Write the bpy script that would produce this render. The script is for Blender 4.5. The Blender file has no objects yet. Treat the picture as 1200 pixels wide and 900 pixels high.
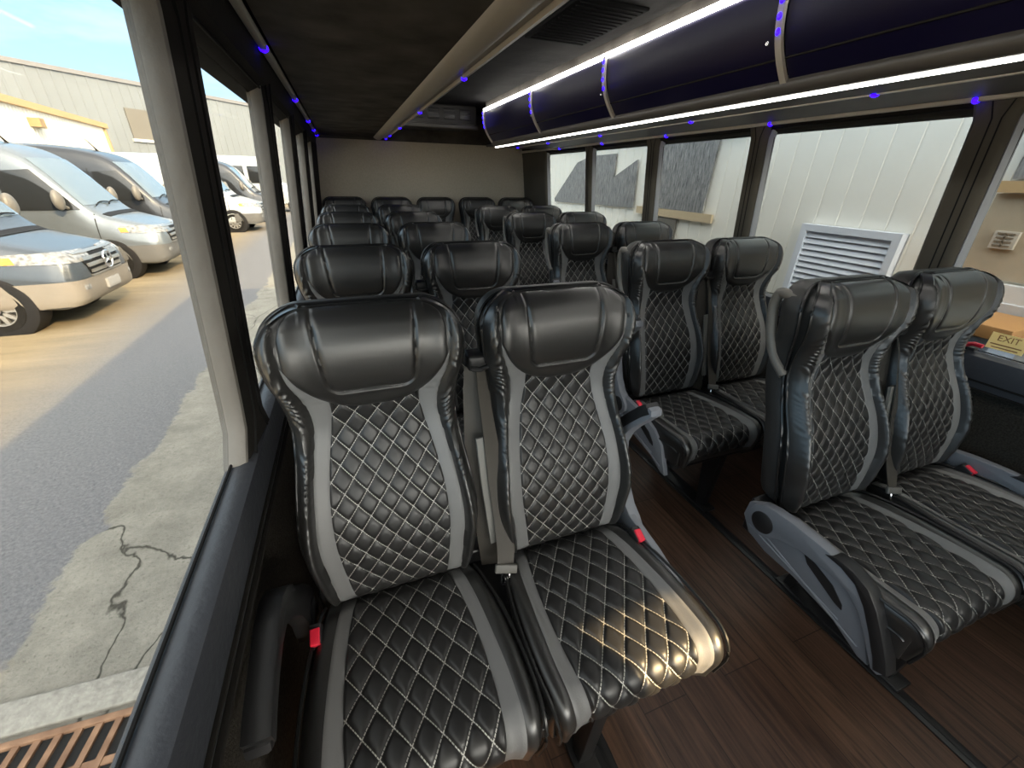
import bpy, bmesh, math, random
import numpy as np
from mathutils import Vector, Matrix
from mathutils.bvhtree import BVHTree
random.seed(7)
PI = math.pi
SC = bpy.context.scene
COL = SC.collection

# ------------------------------------------------------------------ camera, world, sun, exposure
cam_d = bpy.data.cameras.new('camera')
cam = bpy.data.objects.new('camera', cam_d); COL.objects.link(cam)
cam_d.sensor_fit = 'HORIZONTAL'; cam_d.sensor_width = 36.0
cam_d.lens = 475.78 / 1200 * 36.0
cam_d.clip_start = 0.02; cam_d.clip_end = 400
CAM_Z = 1.42
_p, _y, _r = math.radians(26.939), math.radians(21.139), math.radians(1.282)
_F = Vector((math.sin(_y)*math.cos(_p), math.cos(_y)*math.cos(_p), -math.sin(_p)))
_R = Vector((math.cos(_y), -math.sin(_y), 0)); _U = _R.cross(_F)
_R2 = _R*math.cos(_r) + _U*math.sin(_r); _U2 = -_R*math.sin(_r) + _U*math.cos(_r)
cam.matrix_world = Matrix(((_R2.x, _U2.x, -_F.x, 0), (_R2.y, _U2.y, -_F.y, 0), (_R2.z, _U2.z, -_F.z, CAM_Z), (0, 0, 0, 1)))
SC.camera = cam
SC.view_settings.view_transform = 'Standard'; SC.view_settings.look = 'None'
SC.view_settings.gamma = 1.0; SC.view_settings.use_curve_mapping = False
SC.view_settings.exposure = 1.6
SC.cycles.use_denoising = True
SC.cycles.max_bounces = 10; SC.cycles.diffuse_bounces = 5; SC.cycles.transparent_max_bounces = 24
SC.cycles.sample_clamp_indirect = 6.0
SC.cycles.caustics_reflective = False; SC.cycles.caustics_refractive = False

SUN_DIR = Vector((0.95, -1.6, 1.0)).normalized()      # towards the sun
SUN_STRENGTH = 6.0
SKY_STRENGTH = 2.3
sd = bpy.data.lights.new('sun', 'SUN'); so = bpy.data.objects.new('sun', sd); COL.objects.link(so)
sd.energy = SUN_STRENGTH; sd.color = (1.0, 0.72, 0.38); sd.angle = math.radians(0.6)
so.rotation_euler = SUN_DIR.to_track_quat('Z', 'Y').to_euler(); so.location = (6, -12, 12)

W = bpy.data.worlds.new('sky'); SC.world = W; W.use_nodes = True
wt = W.node_tree; wt.nodes.clear()
def wn(t, **k):
    n = wt.nodes.new(t)
    for a, b in k.items(): setattr(n, a, b)
    return n
_tc = wn('ShaderNodeTexCoord'); _sep = wn('ShaderNodeSeparateXYZ')
wt.links.new(_tc.outputs['Generated'], _sep.inputs[0])
_cr = wn('ShaderNodeValToRGB'); wt.links.new(_sep.outputs['Z'], _cr.inputs[0])
e = _cr.color_ramp.elements
e[0].position = 0.0; e[0].color = (0.38, 0.53, 0.63, 1)
e[1].position = 0.75; e[1].color = (0.70, 0.71, 0.70, 1)
el = e.new(0.22); el.color = (0.24, 0.43, 0.60, 1)
_mp = wn('ShaderNodeMapping'); _mp.inputs['Scale'].default_value = (1.4, 1.4, 6.0)
wt.links.new(_tc.outputs['Generated'], _mp.inputs[0])
_nz = wn('ShaderNodeTexNoise'); _nz.inputs['Scale'].default_value = 2.2; _nz.inputs['Detail'].default_value = 6; _nz.inputs['Roughness'].default_value = 0.6
wt.links.new(_mp.outputs[0], _nz.inputs['Vector'])
_cl = wn('ShaderNodeValToRGB'); _cl.color_ramp.elements[0].position = 0.47; _cl.color_ramp.elements[1].position = 0.75
_cl.color_ramp.elements[1].color = (0.6, 0.6, 0.6, 1)
wt.links.new(_nz.outputs['Fac'], _cl.inputs[0])
_mx = wn('ShaderNodeMix', data_type='RGBA')
wt.links.new(_cl.outputs[0], _mx.inputs[0]); wt.links.new(_cr.outputs[0], _mx.inputs[6]); _mx.inputs[7].default_value = (0.58, 0.63, 0.67, 1)
_dot = wn('ShaderNodeVectorMath', operation='DOT_PRODUCT'); wt.links.new(_tc.outputs['Generated'], _dot.inputs[0]); _dot.inputs[1].default_value = SUN_DIR
_mxx = wn('ShaderNodeMath', operation='MAXIMUM'); wt.links.new(_dot.outputs['Value'], _mxx.inputs[0]); _mxx.inputs[1].default_value = 0
_pw = wn('ShaderNodeMath', operation='POWER'); wt.links.new(_mxx.outputs[0], _pw.inputs[0]); _pw.inputs[1].default_value = 3.0
_sc = wn('ShaderNodeMath', operation='MULTIPLY'); wt.links.new(_pw.outputs[0], _sc.inputs[0]); _sc.inputs[1].default_value = 3.0
_glow = wn('ShaderNodeMix', data_type='RGBA', blend_type='ADD'); _glow.inputs[0].default_value = 1.0
_gc = wn('ShaderNodeVectorMath', operation='SCALE'); _gc.inputs[0].default_value = (1.0, 0.90, 0.74); wt.links.new(_sc.outputs[0], _gc.inputs['Scale'])
wt.links.new(_mx.outputs[2], _glow.inputs[6]); wt.links.new(_gc.outputs[0], _glow.inputs[7])
_bg = wn('ShaderNodeBackground'); _bg.inputs['Strength'].default_value = SKY_STRENGTH
_wo = wn('ShaderNodeOutputWorld')
wt.links.new(_glow.outputs[2], _bg.inputs[0]); wt.links.new(_bg.outputs[0], _wo.inputs[0])

# ------------------------------------------------------------------ materials
MATS = {}
def mat(name, color=(0.5, 0.5, 0.5), rough=0.5, metal=0.0, spec=0.5, noise=None, bump=None, coat=0.0, emit=None, estr=0.0):
    """noise=(scale, amount[, color2]); bump=(scale, strength, distance)"""
    if name in MATS: return MATS[name]
    m = bpy.data.materials.new(name); m.use_nodes = True
    nt = m.node_tree; b = nt.nodes['Principled BSDF']
    b.inputs['Base Color'].default_value = (*color, 1)
    b.inputs['Roughness'].default_value = rough; b.inputs['Metallic'].default_value = metal
    b.inputs['Specular IOR Level'].default_value = spec
    b.inputs['Coat Weight'].default_value = coat
    if name == 'black_leather': b.inputs['Coat Roughness'].default_value = 0.33
    if emit: b.inputs['Emission Color'].default_value = (*emit, 1); b.inputs['Emission Strength'].default_value = estr
    tc = nt.nodes.new('ShaderNodeTexCoord')
    if noise:
        n = nt.nodes.new('ShaderNodeTexNoise'); n.inputs['Scale'].default_value = noise[0]; n.inputs['Detail'].default_value = 5
        nt.links.new(tc.outputs['Object'], n.inputs['Vector'])
        r = nt.nodes.new('ShaderNodeMapRange'); r.inputs[1].default_value = 0.3; r.inputs[2].default_value = 0.7
        nt.links.new(n.outputs['Fac'], r.inputs[0])
        mx = nt.nodes.new('ShaderNodeMix'); mx.data_type = 'RGBA'
        nt.links.new(r.outputs[0], mx.inputs[0])
        c2 = noise[2] if len(noise) > 2 else tuple(c*(1-noise[1]) for c in color)
        mx.inputs[6].default_value = (*color, 1); mx.inputs[7].default_value = (*c2, 1)
        nt.links.new(mx.outputs[2], b.inputs['Base Color'])
    if bump:
        n2 = nt.nodes.new('ShaderNodeTexNoise'); n2.inputs['Scale'].default_value = bump[0]; n2.inputs['Detail'].default_value = 4
        nt.links.new(tc.outputs['Object'], n2.inputs['Vector'])
        bp = nt.nodes.new('ShaderNodeBump'); bp.inputs['Strength'].default_value = bump[1]; bp.inputs['Distance'].default_value = bump[2]
        nt.links.new(n2.outputs['Fac'], bp.inputs['Height']); nt.links.new(bp.outputs[0], b.inputs['Normal'])
    MATS[name] = m
    return m
def nodes_of(m): return m.node_tree.nodes, m.node_tree.links, m.node_tree.nodes['Principled BSDF']
def math_node(nt, op, a, b=None, c=None):
    n = nt.nodes.new('ShaderNodeMath'); n.operation = op
    for i, v in enumerate((a, b, c)):
        if v is None: continue
        if isinstance(v, (int, float)): n.inputs[i].default_value = v
        else: nt.links.new(v, n.inputs[i])
    return n.outputs[0]

LEATHER = mat('black_leather', (0.017, 0.0166, 0.016), 0.38, spec=0.55, coat=0.8, bump=(420, 0.12, 0.002))
LEATHER_SIDE = mat('black_leather_shell', (0.034, 0.032, 0.030), 0.45, bump=(380, 0.12, 0.002))
STRIPE = mat('grey_vinyl_stripe', (0.17, 0.17, 0.17), 0.5, bump=(300, 0.15, 0.002))
GREY_PLASTIC = mat('blue_grey_plastic', (0.20, 0.21, 0.235), 0.45, bump=(500, 0.1, 0.001))
BLACK_PLASTIC = mat('black_plastic', (0.018, 0.018, 0.019), 0.4, bump=(300, 0.15, 0.001))
BLACK_METAL = mat('black_painted_steel', (0.012, 0.012, 0.013), 0.35)
WEBBING = mat('taupe_belt_webbing', (0.05, 0.044, 0.036), 0.6, bump=(700, 0.3, 0.001))
CHROME = mat('chrome', (0.75, 0.75, 0.76), 0.15, metal=1.0)
RED = mat('red_button', (0.75, 0.02, 0.05), 0.4)
PIPING = mat('dark_piping', (0.012, 0.012, 0.012), 0.32)
VINYL = mat('dark_trim_vinyl', (0.024, 0.022, 0.020), 0.8, spec=.12, noise=(3, 0.3), bump=(60, 0.25, 0.004))
SILL = mat('blue_black_padded_vinyl', (0.048, 0.052, 0.062), 0.42, bump=(70, 0.35, 0.004))
TAUPE_V = mat('taupe_pillar_vinyl', (0.085, 0.077, 0.062), 0.7, spec=.2, noise=(3, .2), bump=(60, .2, .003))
PADGREY = mat('grey_padded_vinyl', (0.19, 0.175, 0.155), 0.55, noise=(2.0, 0.15), bump=(40, 0.5, 0.006))
CARPET = mat('black_carpet', (0.065, 0.058, 0.048), 0.95, spec=0.1, noise=(160, 0.6), bump=(260, 0.8, 0.006))
CEIL = mat('shaded_suede_headliner', (0.026, 0.025, 0.024), 0.9, spec=0.12, noise=(5, 0.5), bump=(9, 0.25, 0.02))  # same suede, with the centre ceiling's dimness put into its colour
SUEDE = mat('lit_suede_headliner', (0.095, 0.086, 0.076), 0.9, spec=0.15, noise=(6, 0.6), bump=(9, 0.25, 0.02))  # lighter suede copy; window light on the rack underside is in the colour
BACKWALL = mat('beige_rear_wall_fabric', (0.50, 0.445, 0.35), 0.75, spec=0.2, noise=(60, 0.12), bump=(300, 0.2, 0.002))
RAILGREY = mat('satin_grey_rail', (0.42, 0.395, 0.35), 0.4)
SILVER = mat('satin_aluminium', (0.26, 0.275, 0.30), 0.45)
GLOSSBLUE = mat('glossy_blue_black_door', (0.004, 0.003, 0.024), 0.42, spec=.3)
LED = mat('white_light_strip', (0.9, 0.9, 0.85), 0.4, emit=(1.0, 0.97, 0.90), estr=6.0)
LEDDIM = mat('unlit_diffuser_strip', (0.42, 0.39, 0.34), 0.45)
BLUELED = mat('blue_led', (0.02, 0.02, 0.5), 0.4, emit=(0.012, 0.0, 1.0), estr=2.5)
RUBBER = mat('black_rubber', (0.010, 0.010, 0.010), 0.85, spec=.2)

def quilt_mat(name, Wd, Hd):
    m = mat(name, (0.017, 0.0166, 0.0166), 0.42, spec=0.5)
    nt = m.node_tree; b = nt.nodes['Principled BSDF']
    uv = nt.nodes.new('ShaderNodeUVMap'); sp = nt.nodes.new('ShaderNodeSeparateXYZ'); nt.links.new(uv.outputs[0], sp.inputs[0])
    u = math_node(nt, 'DIVIDE', sp.outputs[0], Wd); v = math_node(nt, 'DIVIDE', sp.outputs[1], Hd)
    masks = []
    for op, other in (('ADD', 'SUBTRACT'), ('SUBTRACT', 'ADD')):
        a = math_node(nt, op, u, v); c = math_node(nt, other, u, v)
        fa = math_node(nt, 'ABSOLUTE', math_node(nt, 'SUBTRACT', math_node(nt, 'FRACT', math_node(nt, 'ADD', a, 100.5)), 0.5))
        line = math_node(nt, 'LESS_THAN', fa, 0.022)
        fc = math_node(nt, 'FRACT', math_node(nt, 'MULTIPLY', math_node(nt, 'ADD', c, 100.0), 7.0))
        dash = math_node(nt, 'LESS_THAN', fc, 0.78)
        masks.append(math_node(nt, 'MULTIPLY', line, dash))
    mk = math_node(nt, 'MAXIMUM', masks[0], masks[1])
    mx = nt.nodes.new('ShaderNodeMix'); mx.data_type = 'RGBA'
    nt.links.new(mk, mx.inputs[0]); mx.inputs[6].default_value = (0.017, 0.0166, 0.0166, 1); mx.inputs[7].default_value = (0.42, 0.41, 0.38, 1)
    nt.links.new(mx.outputs[2], b.inputs['Base Color'])
    mr = nt.nodes.new('ShaderNodeMapRange'); nt.links.new(mk, mr.inputs[0]); mr.inputs[3].default_value = 0.42; mr.inputs[4].default_value = 0.8
    nt.links.new(mr.outputs[0], b.inputs['Roughness'])
    return m
BW, BH = 0.049, 0.062
CW, CH = 0.058, 0.084
QUILT_B = quilt_mat('stitched_black_leather_back', BW, BH)
QUILT_C = quilt_mat('stitched_black_leather_cushion', CW, CH)

def glass_mat(name, tint, gloss=0.06):
    m = bpy.data.materials.new(name); m.use_nodes = True; nt = m.node_tree; nt.nodes.clear()
    t = nt.nodes.new('ShaderNodeBsdfTransparent'); t.inputs[0].default_value = (*tint, 1)
    g = nt.nodes.new('ShaderNodeBsdfGlossy'); g.inputs['Roughness'].default_value = 0.02
    f = nt.nodes.new('ShaderNodeFresnel'); f.inputs[0].default_value = 1.25
    mp = nt.nodes.new('ShaderNodeMath'); mp.operation = 'MULTIPLY'; mp.inputs[1].default_value = 0.04; nt.links.new(f.outputs[0], mp.inputs[0])
    mx = nt.nodes.new('ShaderNodeMixShader'); nt.links.new(mp.outputs[0], mx.inputs[0])
    nt.links.new(t.outputs[0], mx.inputs[1]); nt.links.new(g.outputs[0], mx.inputs[2])
    o = nt.nodes.new('ShaderNodeOutputMaterial'); nt.links.new(mx.outputs[0], o.inputs[0])
    return m
GLASS = glass_mat('window_glass', (0.59, 0.595, 0.59))

# ------------------------------------------------------------------ helpers
def tag(o, label=None, cat=None, group=None, kind=None):
    if label: o['label'] = label
    if cat: o['category'] = cat
    if group: o['group'] = group
    if kind: o['kind'] = kind
    return o
def empty(name, loc=(0, 0, 0), rz=0.0, parent=None):
    o = bpy.data.objects.new(name, None); COL.objects.link(o); o.location = loc; o.rotation_euler = (0, 0, rz)
    o.empty_display_size = 0.1
    if parent: o.parent = parent
    return o
class MB:
    """collects shapes into one mesh"""
    def __init__(s): s.v = []; s.f = []; s.uv = []
    def add(s, vs, fs):
        n = len(s.v); s.v += [tuple(p) for p in vs]; s.f += [tuple(i+n for i in f) for f in fs]; return s
    def box(s, x0, x1, y0, y1, z0, z1, bev=0.0):
        bm = bmesh.new(); bmesh.ops.create_cube(bm, size=1.0)
        for v in bm.verts:
            v.co = ((x0+x1)/2 + v.co.x*(x1-x0), (y0+y1)/2 + v.co.y*(y1-y0), (z0+z1)/2 + v.co.z*(z1-z0))
        if bev > 0: bmesh.ops.bevel(bm, geom=bm.edges[:], offset=bev, segments=3, profile=0.5, affect='EDGES')
        return s.bm(bm)
    def bm(s, bm, M=None):
        if M is not None: bm.transform(M)
        bm.verts.index_update()
        s.add([v.co[:] for v in bm.verts], [[v.index for v in f.verts] for f in bm.faces]); bm.free(); return s
    def hexa(s, p, bev=0.0):
        """8 corner points: bottom 4 (ccw), top 4"""
        bm = bmesh.new(); vs = [bm.verts.new(q) for q in p]
        for f in ((0, 3, 2, 1), (4, 5, 6, 7), (0, 1, 5, 4), (1, 2, 6, 5), (2, 3, 7, 6), (3, 0, 4, 7)): bm.faces.new([vs[i] for i in f])
        if bev > 0: bmesh.ops.bevel(bm, geom=bm.edges[:], offset=bev, segments=3, profile=0.5, affect='EDGES')
        return s.bm(bm)
    def tube(s, pts, r, n=8, cap=True, flat=1.0):
        pts = [Vector(p) for p in pts]; rings = []; up = Vector((0.13, 0.31, 0.94))
        for i, p in enumerate(pts):
            t = (pts[min(i+1, len(pts)-1)] - pts[max(i-1, 0)]).normalized()
            a = t.cross(up)
            if a.length < 1e-4: a = t.cross(Vector((1, 0, 0)))
            a.normalize(); b = a.cross(t).normalized()
            rr = r[i] if isinstance(r, (list, tuple)) else r
            rings.append([p + a*math.cos(2*PI*k/n)*rr + b*math.sin(2*PI*k/n)*rr*flat for k in range(n)])
        vs = [q for rg in rings for q in rg]; fs = []
        for i in range(len(pts)-1):
            for k in range(n):
                fs.append((i*n+k, i*n+(k+1) % n, (i+1)*n+(k+1) % n, (i+1)*n+k))
        if cap: fs.append(tuple(range(n-1, -1, -1))); fs.append(tuple((len(pts)-1)*n+k for k in range(n)))
        return s.add(vs, fs)
    def prism(s, poly, axis, t0, t1, bev=0.0, holes=None):
        """extrude 2-D polygon along axis (0: poly is (y,z); 1: poly is (x,z); 2: poly is (x,y))"""
        def P(a, b, t): return ((t, a, b), (a, t, b), (a, b, t))[axis]
        bm = bmesh.new(); lo = [bm.verts.new(P(a, b, t0)) for a, b in poly]; hi = [bm.verts.new(P(a, b, t1)) for a, b in poly]
        n = len(poly)
        for i in range(n): bm.faces.new((lo[i], lo[(i+1) % n], hi[(i+1) % n], hi[i]))
        f0 = bm.faces.new(lo[::-1]); f1 = bm.faces.new(hi)
        bmesh.ops.recalc_face_normals(bm, faces=bm.faces[:])
        if bev > 0:
            ed = [e for e in bm.edges if (e.verts[0] in lo) == (e.verts[1] in lo)]
            bmesh.ops.bevel(bm, geom=ed, offset=bev, segments=2, profile=0.5, affect='EDGES')
        return s.bm(bm)
    def lathe(s, prof, axis='y', n=32, c=(0, 0, 0)):
        """prof: list of (r, t) along axis"""
        vs = []; fs = []; m = len(prof)
        for k in range(n):
            a = 2*PI*k/n
            for r, t in prof:
                q = {'y': (r*math.cos(a), t, r*math.sin(a)), 'z': (r*math.cos(a), r*math.sin(a), t), 'x': (t, r*math.cos(a), r*math.sin(a))}[axis]
                vs.append((q[0]+c[0], q[1]+c[1], q[2]+c[2]))
        for k in range(n):
            for i in range(m-1):
                fs.append((k*m+i, k*m+i+1, ((k+1) % n)*m+i+1, ((k+1) % n)*m+i))
        return s.add(vs, fs)
    def grid(s, P, uv=None, close_u=False):
        """P: (n, m, 3) array"""
        n, m = len(P), len(P[0]); off = len(s.v)
        vs = [tuple(P[i][j]) for i in range(n) for j in range(m)]; fs = []
        for i in range(n-1):
            for j in range(m-1): fs.append((i*m+j, i*m+j+1, (i+1)*m+j+1, (i+1)*m+j))
        s.add(vs, fs)
        if uv is not None: s.uv += [tuple(uv[i][j]) for i in range(n) for j in range(m)]
        return s
    def ribbon(s, pts, nrm, width, thick):
        """flat strap along pts; nrm: face normal(s); solid"""
        pts = [Vector(p) for p in pts]; rows = []
        for i, p in enumerate(pts):
            t = (pts[min(i+1, len(pts)-1)] - pts[max(i-1, 0)]).normalized()
            nn = Vector(nrm[i] if isinstance(nrm, list) else nrm); sd_ = t.cross(nn).normalized(); nn = sd_.cross(t).normalized()
            w = width[i] if isinstance(width, list) else width
            rows.append([p + sd_*w/2 + nn*thick/2, p - sd_*w/2 + nn*thick/2, p - sd_*w/2 - nn*thick/2, p + sd_*w/2 - nn*thick/2])
        vs = [q for r_ in rows for q in r_]; fs = []
        for i in range(len(pts)-1):
            for k in range(4): fs.append((i*4+k, i*4+(k+1) % 4, (i+1)*4+(k+1) % 4, (i+1)*4+k))
        fs += [(3, 2, 1, 0), tuple((len(pts)-1)*4+k for k in range(4))]
        return s.add(vs, fs)
    def mesh(s, name, m, smooth=True, angle=40):
        me = bpy.data.meshes.new(name); me.from_pydata(s.v, [], s.f)
        if m is not None:
            for q in (m if isinstance(m, (list, tuple)) else [m]): me.materials.append(q)
        if s.uv and len(s.uv) == len(s.v):
            l = me.uv_layers.new(name='UVMap')
            for lp in me.loops: l.data[lp.index].uv = s.uv[lp.vertex_index]
        bm = bmesh.new(); bm.from_mesh(me); bmesh.ops.recalc_face_normals(bm, faces=bm.faces[:])
        if smooth:
            for f in bm.faces: f.smooth = True
            for ed in bm.edges:
                if len(ed.link_faces) == 2 and ed.calc_face_angle(0) > math.radians(angle): ed.smooth = False
        bm.to_mesh(me); bm.free()
        return me
    def build(s, name, m, parent=None, smooth=True, angle=40, loc=None):
        o = bpy.data.objects.new(name, s.mesh(name, m, smooth, angle)); COL.objects.link(o)
        if parent: o.parent = parent
        if loc: o.location = loc
        return o
def copy_tree(o, parent=None):
    c = o.copy(); COL.objects.link(c); c.parent = parent
    for ch in [k for k in ALLKIDS.get(o.name, [])]: copy_tree(ch, c)
    return c
def child(name, me, parent, loc=(0, 0, 0)):
    o = bpy.data.objects.new(name, me); COL.objects.link(o); o.parent = parent; o.location = loc; return o
ALLKIDS = {}
def index_kids(root):
    ks = [o for o in COL.objects if o.parent == root]
    ALLKIDS[root.name] = ks
    for k in ks: index_kids(k)
def hermite(xs, pts):
    """smooth interpolation through (x, value) points"""
    px = np.array([p[0] for p in pts], float); py = np.array([p[1] for p in pts], float)
    d = np.gradient(py, px); xs = np.clip(np.asarray(xs, float), px[0], px[-1])
    i = np.clip(np.searchsorted(px, xs, side='right')-1, 0, len(px)-2)
    h = px[i+1]-px[i]; t = (xs-px[i])/h
    return ((2*t**3-3*t**2+1)*py[i] + (t**3-2*t**2+t)*h*d[i] + (-2*t**3+3*t**2)*py[i+1] + (t**3-t**2)*h*d[i+1])
def sstep(a, b, x):
    t = np.clip((np.asarray(x, float)-a)/(b-a), 0, 1); return t*t*(3-2*t)
# ------------------------------------------------------------------ the bus shell (floor at z = 0)
Y0, Y1 = -1.2, 5.22            # windscreen plane and rear wall
GZ = -0.78                     # ground outside
def C(z): return z + CAM_Z     # from heights measured against the camera
def xl(z): return -.262 + (z-.846)*(.067/.774)          # inner face of the parking-lot side, leaning in at the top
def xr(z): return 2.160 - (z-.846)*(.075/.79)
def xlg(z): return xl(z)-.050
def xrg(z): return xr(z)+.050
SILL_Z, HEAD_Z = .86, 1.665
def wood():
    m = mat('dark_wood_plank_floor', (.05, .03, .02), .42, spec=.45)
    nt = m.node_tree; b = nt.nodes['Principled BSDF']
    tc = nt.nodes.new('ShaderNodeTexCoord'); mp = nt.nodes.new('ShaderNodeMapping'); mp.inputs['Rotation'].default_value = (0, 0, PI/2)
    nt.links.new(tc.outputs['Object'], mp.inputs[0])
    br = nt.nodes.new('ShaderNodeTexBrick'); nt.links.new(mp.outputs[0], br.inputs['Vector'])
    br.inputs['Scale'].default_value = 1.0; br.inputs['Brick Width'].default_value = 1.2; br.inputs['Row Height'].default_value = .155
    br.inputs['Mortar Size'].default_value = .0015; br.offset = .37
    br.inputs['Color1'].default_value = (.070, .040, .026, 1); br.inputs['Color2'].default_value = (.042, .023, .016, 1); br.inputs['Mortar'].default_value = (.012, .007, .005, 1)
    mp2 = nt.nodes.new('ShaderNodeMapping'); mp2.inputs['Scale'].default_value = (38, 2.2, 8); nt.links.new(tc.outputs['Object'], mp2.inputs[0])
    nz = nt.nodes.new('ShaderNodeTexNoise'); nz.inputs['Scale'].default_value = 1.6; nz.inputs['Detail'].default_value = 8; nz.inputs['Roughness'].default_value = .65; nz.inputs['Distortion'].default_value = .6
    nt.links.new(mp2.outputs[0], nz.inputs['Vector'])
    rp = nt.nodes.new('ShaderNodeMapRange'); rp.inputs[1].default_value = .3; rp.inputs[2].default_value = .72; rp.inputs[3].default_value = .30; rp.inputs[4].default_value = 1.95
    nt.links.new(nz.outputs['Fac'], rp.inputs[0])
    vm = nt.nodes.new('ShaderNodeVectorMath'); vm.operation = 'SCALE'; nt.links.new(br.outputs['Color'], vm.inputs[0]); nt.links.new(rp.outputs[0], vm.inputs['Scale'])
    nt.links.new(vm.outputs[0], b.inputs['Base Color'])
    bp = nt.nodes.new('ShaderNodeBump'); bp.inputs['Strength'].default_value = .3; bp.inputs['Distance'].default_value = .002; nt.links.new(nz.outputs['Fac'], bp.inputs['Height']); nt.links.new(bp.outputs[0], b.inputs['Normal'])
    return m
def struct(o, label=None): o['kind'] = 'structure'; return tag(o, label)
fl = MB(); fl.box(-.36, 2.26, Y0, Y1, -.08, 0); struct(fl.build('floor', wood()), 'dark brown wood plank vinyl bus floor')
tr = MB()
for x in (1.405, .452):
    tr.box(x-.022, x+.022, -1.2, 4.6, .0005, .007, .002); tr.box(x-.005, x+.005, -1.2, 4.6, .007, .0085)
struct(tr.build('trim_1', BLACK_METAL), 'black seat track strips along the plank floor')

def side_wall(s, name, f_in, f_gl, label):
    """s=-1: parking-lot side; lower wall, ledge and header of one side"""
    root = empty(name, (0, 0, 0)); struct(root, label)
    X = lambda z, d=0.0: f_in(z) + s*d                    # d: distance outwards from the inner face
    low = MB(); a, b_ = X(.846, .028), X(.846, .056)
    low.box(min(a, b_), max(a, b_), Y0, Y1, 0, .80); low.build('carpet_panel', CARPET, root)
    cap = MB()
    p = [(X(SILL_Z, .060), .80), (X(SILL_Z, .060), .850), (X(SILL_Z, .046), .858), (X(SILL_Z, .02), .860), (X(SILL_Z, .003), .850), (X(SILL_Z, -.002), .832), (X(SILL_Z, .0), .78), (X(SILL_Z, .004), .735), (X(SILL_Z, .03), .728), (X(SILL_Z, .03), .78)]
    cap.prism(p if s < 0 else p[::-1], 1, Y0, Y1, 0); cap.build('window_ledge', SILL, root, angle=35)
    gv = MB(); gx = X(SILL_Z, -.001); gv.box(gx-.004, gx+.004, Y0, Y1, .760, .766, .001); gv.box(gx-.005, gx+.005, Y0, Y1, .728, .736, .001); gv.build('ledge_trim', VINYL, root)
    hd = MB(); q = [(X(HEAD_Z, .10), HEAD_Z-.015), (X(HEAD_Z, .055), HEAD_Z-.012), (X(HEAD_Z, .028), HEAD_Z), (X(HEAD_Z, .002), HEAD_Z+.02), (X(1.75, .0), 1.74), (X(1.75, .0), 1.82), (X(1.8, .12), 1.82)]
    hd.prism(q if s < 0 else q[::-1], 1, Y0, Y1, 0); hd.build('header_panel', VINYL, root, angle=30)
    gs = MB(); gz = HEAD_Z+.004; gx = X(HEAD_Z, .020); gs.tube([(gx, Y0, gz), (gx, Y1, gz)], .004, 6); gs.build('header_seal', RUBBER, root)
    up = MB(); a, b_ = X(1.8, -.0), X(1.8, .12); up.box(min(a, b_), max(a, b_), Y0, Y1, 1.80, 2.12); up.build('upper_panel', SUEDE, root)
    return root
wall_l = side_wall(-1, 'wall_left', xl, xlg, 'black carpeted bus wall under the parking lot windows')
wall_r = side_wall(1, 'wall_right', xr, xrg, 'black carpeted bus wall under the windows facing the pale building')
PILL = [(-1.20, -1.10), (.905, 1.012), (1.842, 1.94), (2.71, 2.82), (3.61, 3.70), (4.55, Y1)]
PILL_R = [(-1.20, -1.10), (-.06, .06), (.885, 1.012), (1.822, 1.936), (2.69, 2.82), (3.595, 3.70), (4.55, Y1)]
def pillar(s, f_in, y0, y1, idx, wide):
    root = empty('trim_%d' % idx, (0, 0, 0)); struct(root, 'dark vinyl window pillar with padded grey edge')
    zs = np.linspace(.852, HEAD_Z+.03, 14)
    def sweep(prof, mat_, nm):
        """prof: (outward distance, y) polygon swept up the leaning wall"""
        mb = MB(); k = len(prof); vs = []; fs = []
        for z in zs:
            # rounded window corners: the pillar flares near the ledge and the header
            fl_ = .05*max(0, 1-(z-.852)/.09)**2 + .02*max(0, 1-(HEAD_Z+.03-z)/.06)**2
            ym = (y0+y1)/2
            for d, y in prof:
                yy = y + (fl_ if y > ym else -fl_)*(1 if nm == 'pillar_core' else (1 if y > ym else 1))
                vs.append((f_in(z)+s*d, yy, z))
        for i in range(len(zs)-1):
            for a in range(k): fs.append((i*k+a, i*k+(a+1) % k, (i+1)*k+(a+1) % k, (i+1)*k+a))
        fs += [tuple(range(k)), tuple((len(zs)-1)*k+a for a in range(k))]
        mb.add(vs, fs); return mb.build(nm, mat_, root, angle=35)
    w = y1-y0
    core = [(.060, y0+.006), (.020, y0+.008), (.015, y0+.016), (.002, y1-.030), (.0, y1-.012), (.010, y1), (.060, y1)] if s < 0 else \
           [(.060, y0+.010), (.020, y0+.014), (.006, y0+.026), (.0, y0+.045), (.0, y1-.012), (.012, y1), (.060, y1)]
    sweep(core, VINYL if s < 0 else TAUPE_V, 'pillar_core')
    pad = [(.060, y0+.008), (.022, y0+.010), (.016, y0+.004), (.019, y0-.003), (.030, y0-.009), (.046, y0-.010), (.061, y0-.004)] if s < 0 else \
          [(.052, y0+.012), (.026, y0+.018), (.022, y0+.010), (.034, y0+.002), (.052, y0-.002)]
    sweep(pad, PADGREY if s < 0 else SILVER, 'padded_edge')
    if wide and y1-y0 < .3:
        for yy in (y0+.045, y0+.070):
            dd = .013*(1-(yy-y0-.016)/(y1-y0-.046)) if s < 0 else 0
            sweep([(-.0015+dd, yy), (-.0015+dd, yy+.004), (.004+dd, yy+.004), (.004+dd, yy)], RUBBER, 'pillar_seam')
idx = 2
for y0, y1 in PILL: pillar(-1, xl, y0, y1, idx, True); idx += 1
for y0, y1 in PILL_R: pillar(1, xr, y0, y1, idx, True); idx += 1
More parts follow.
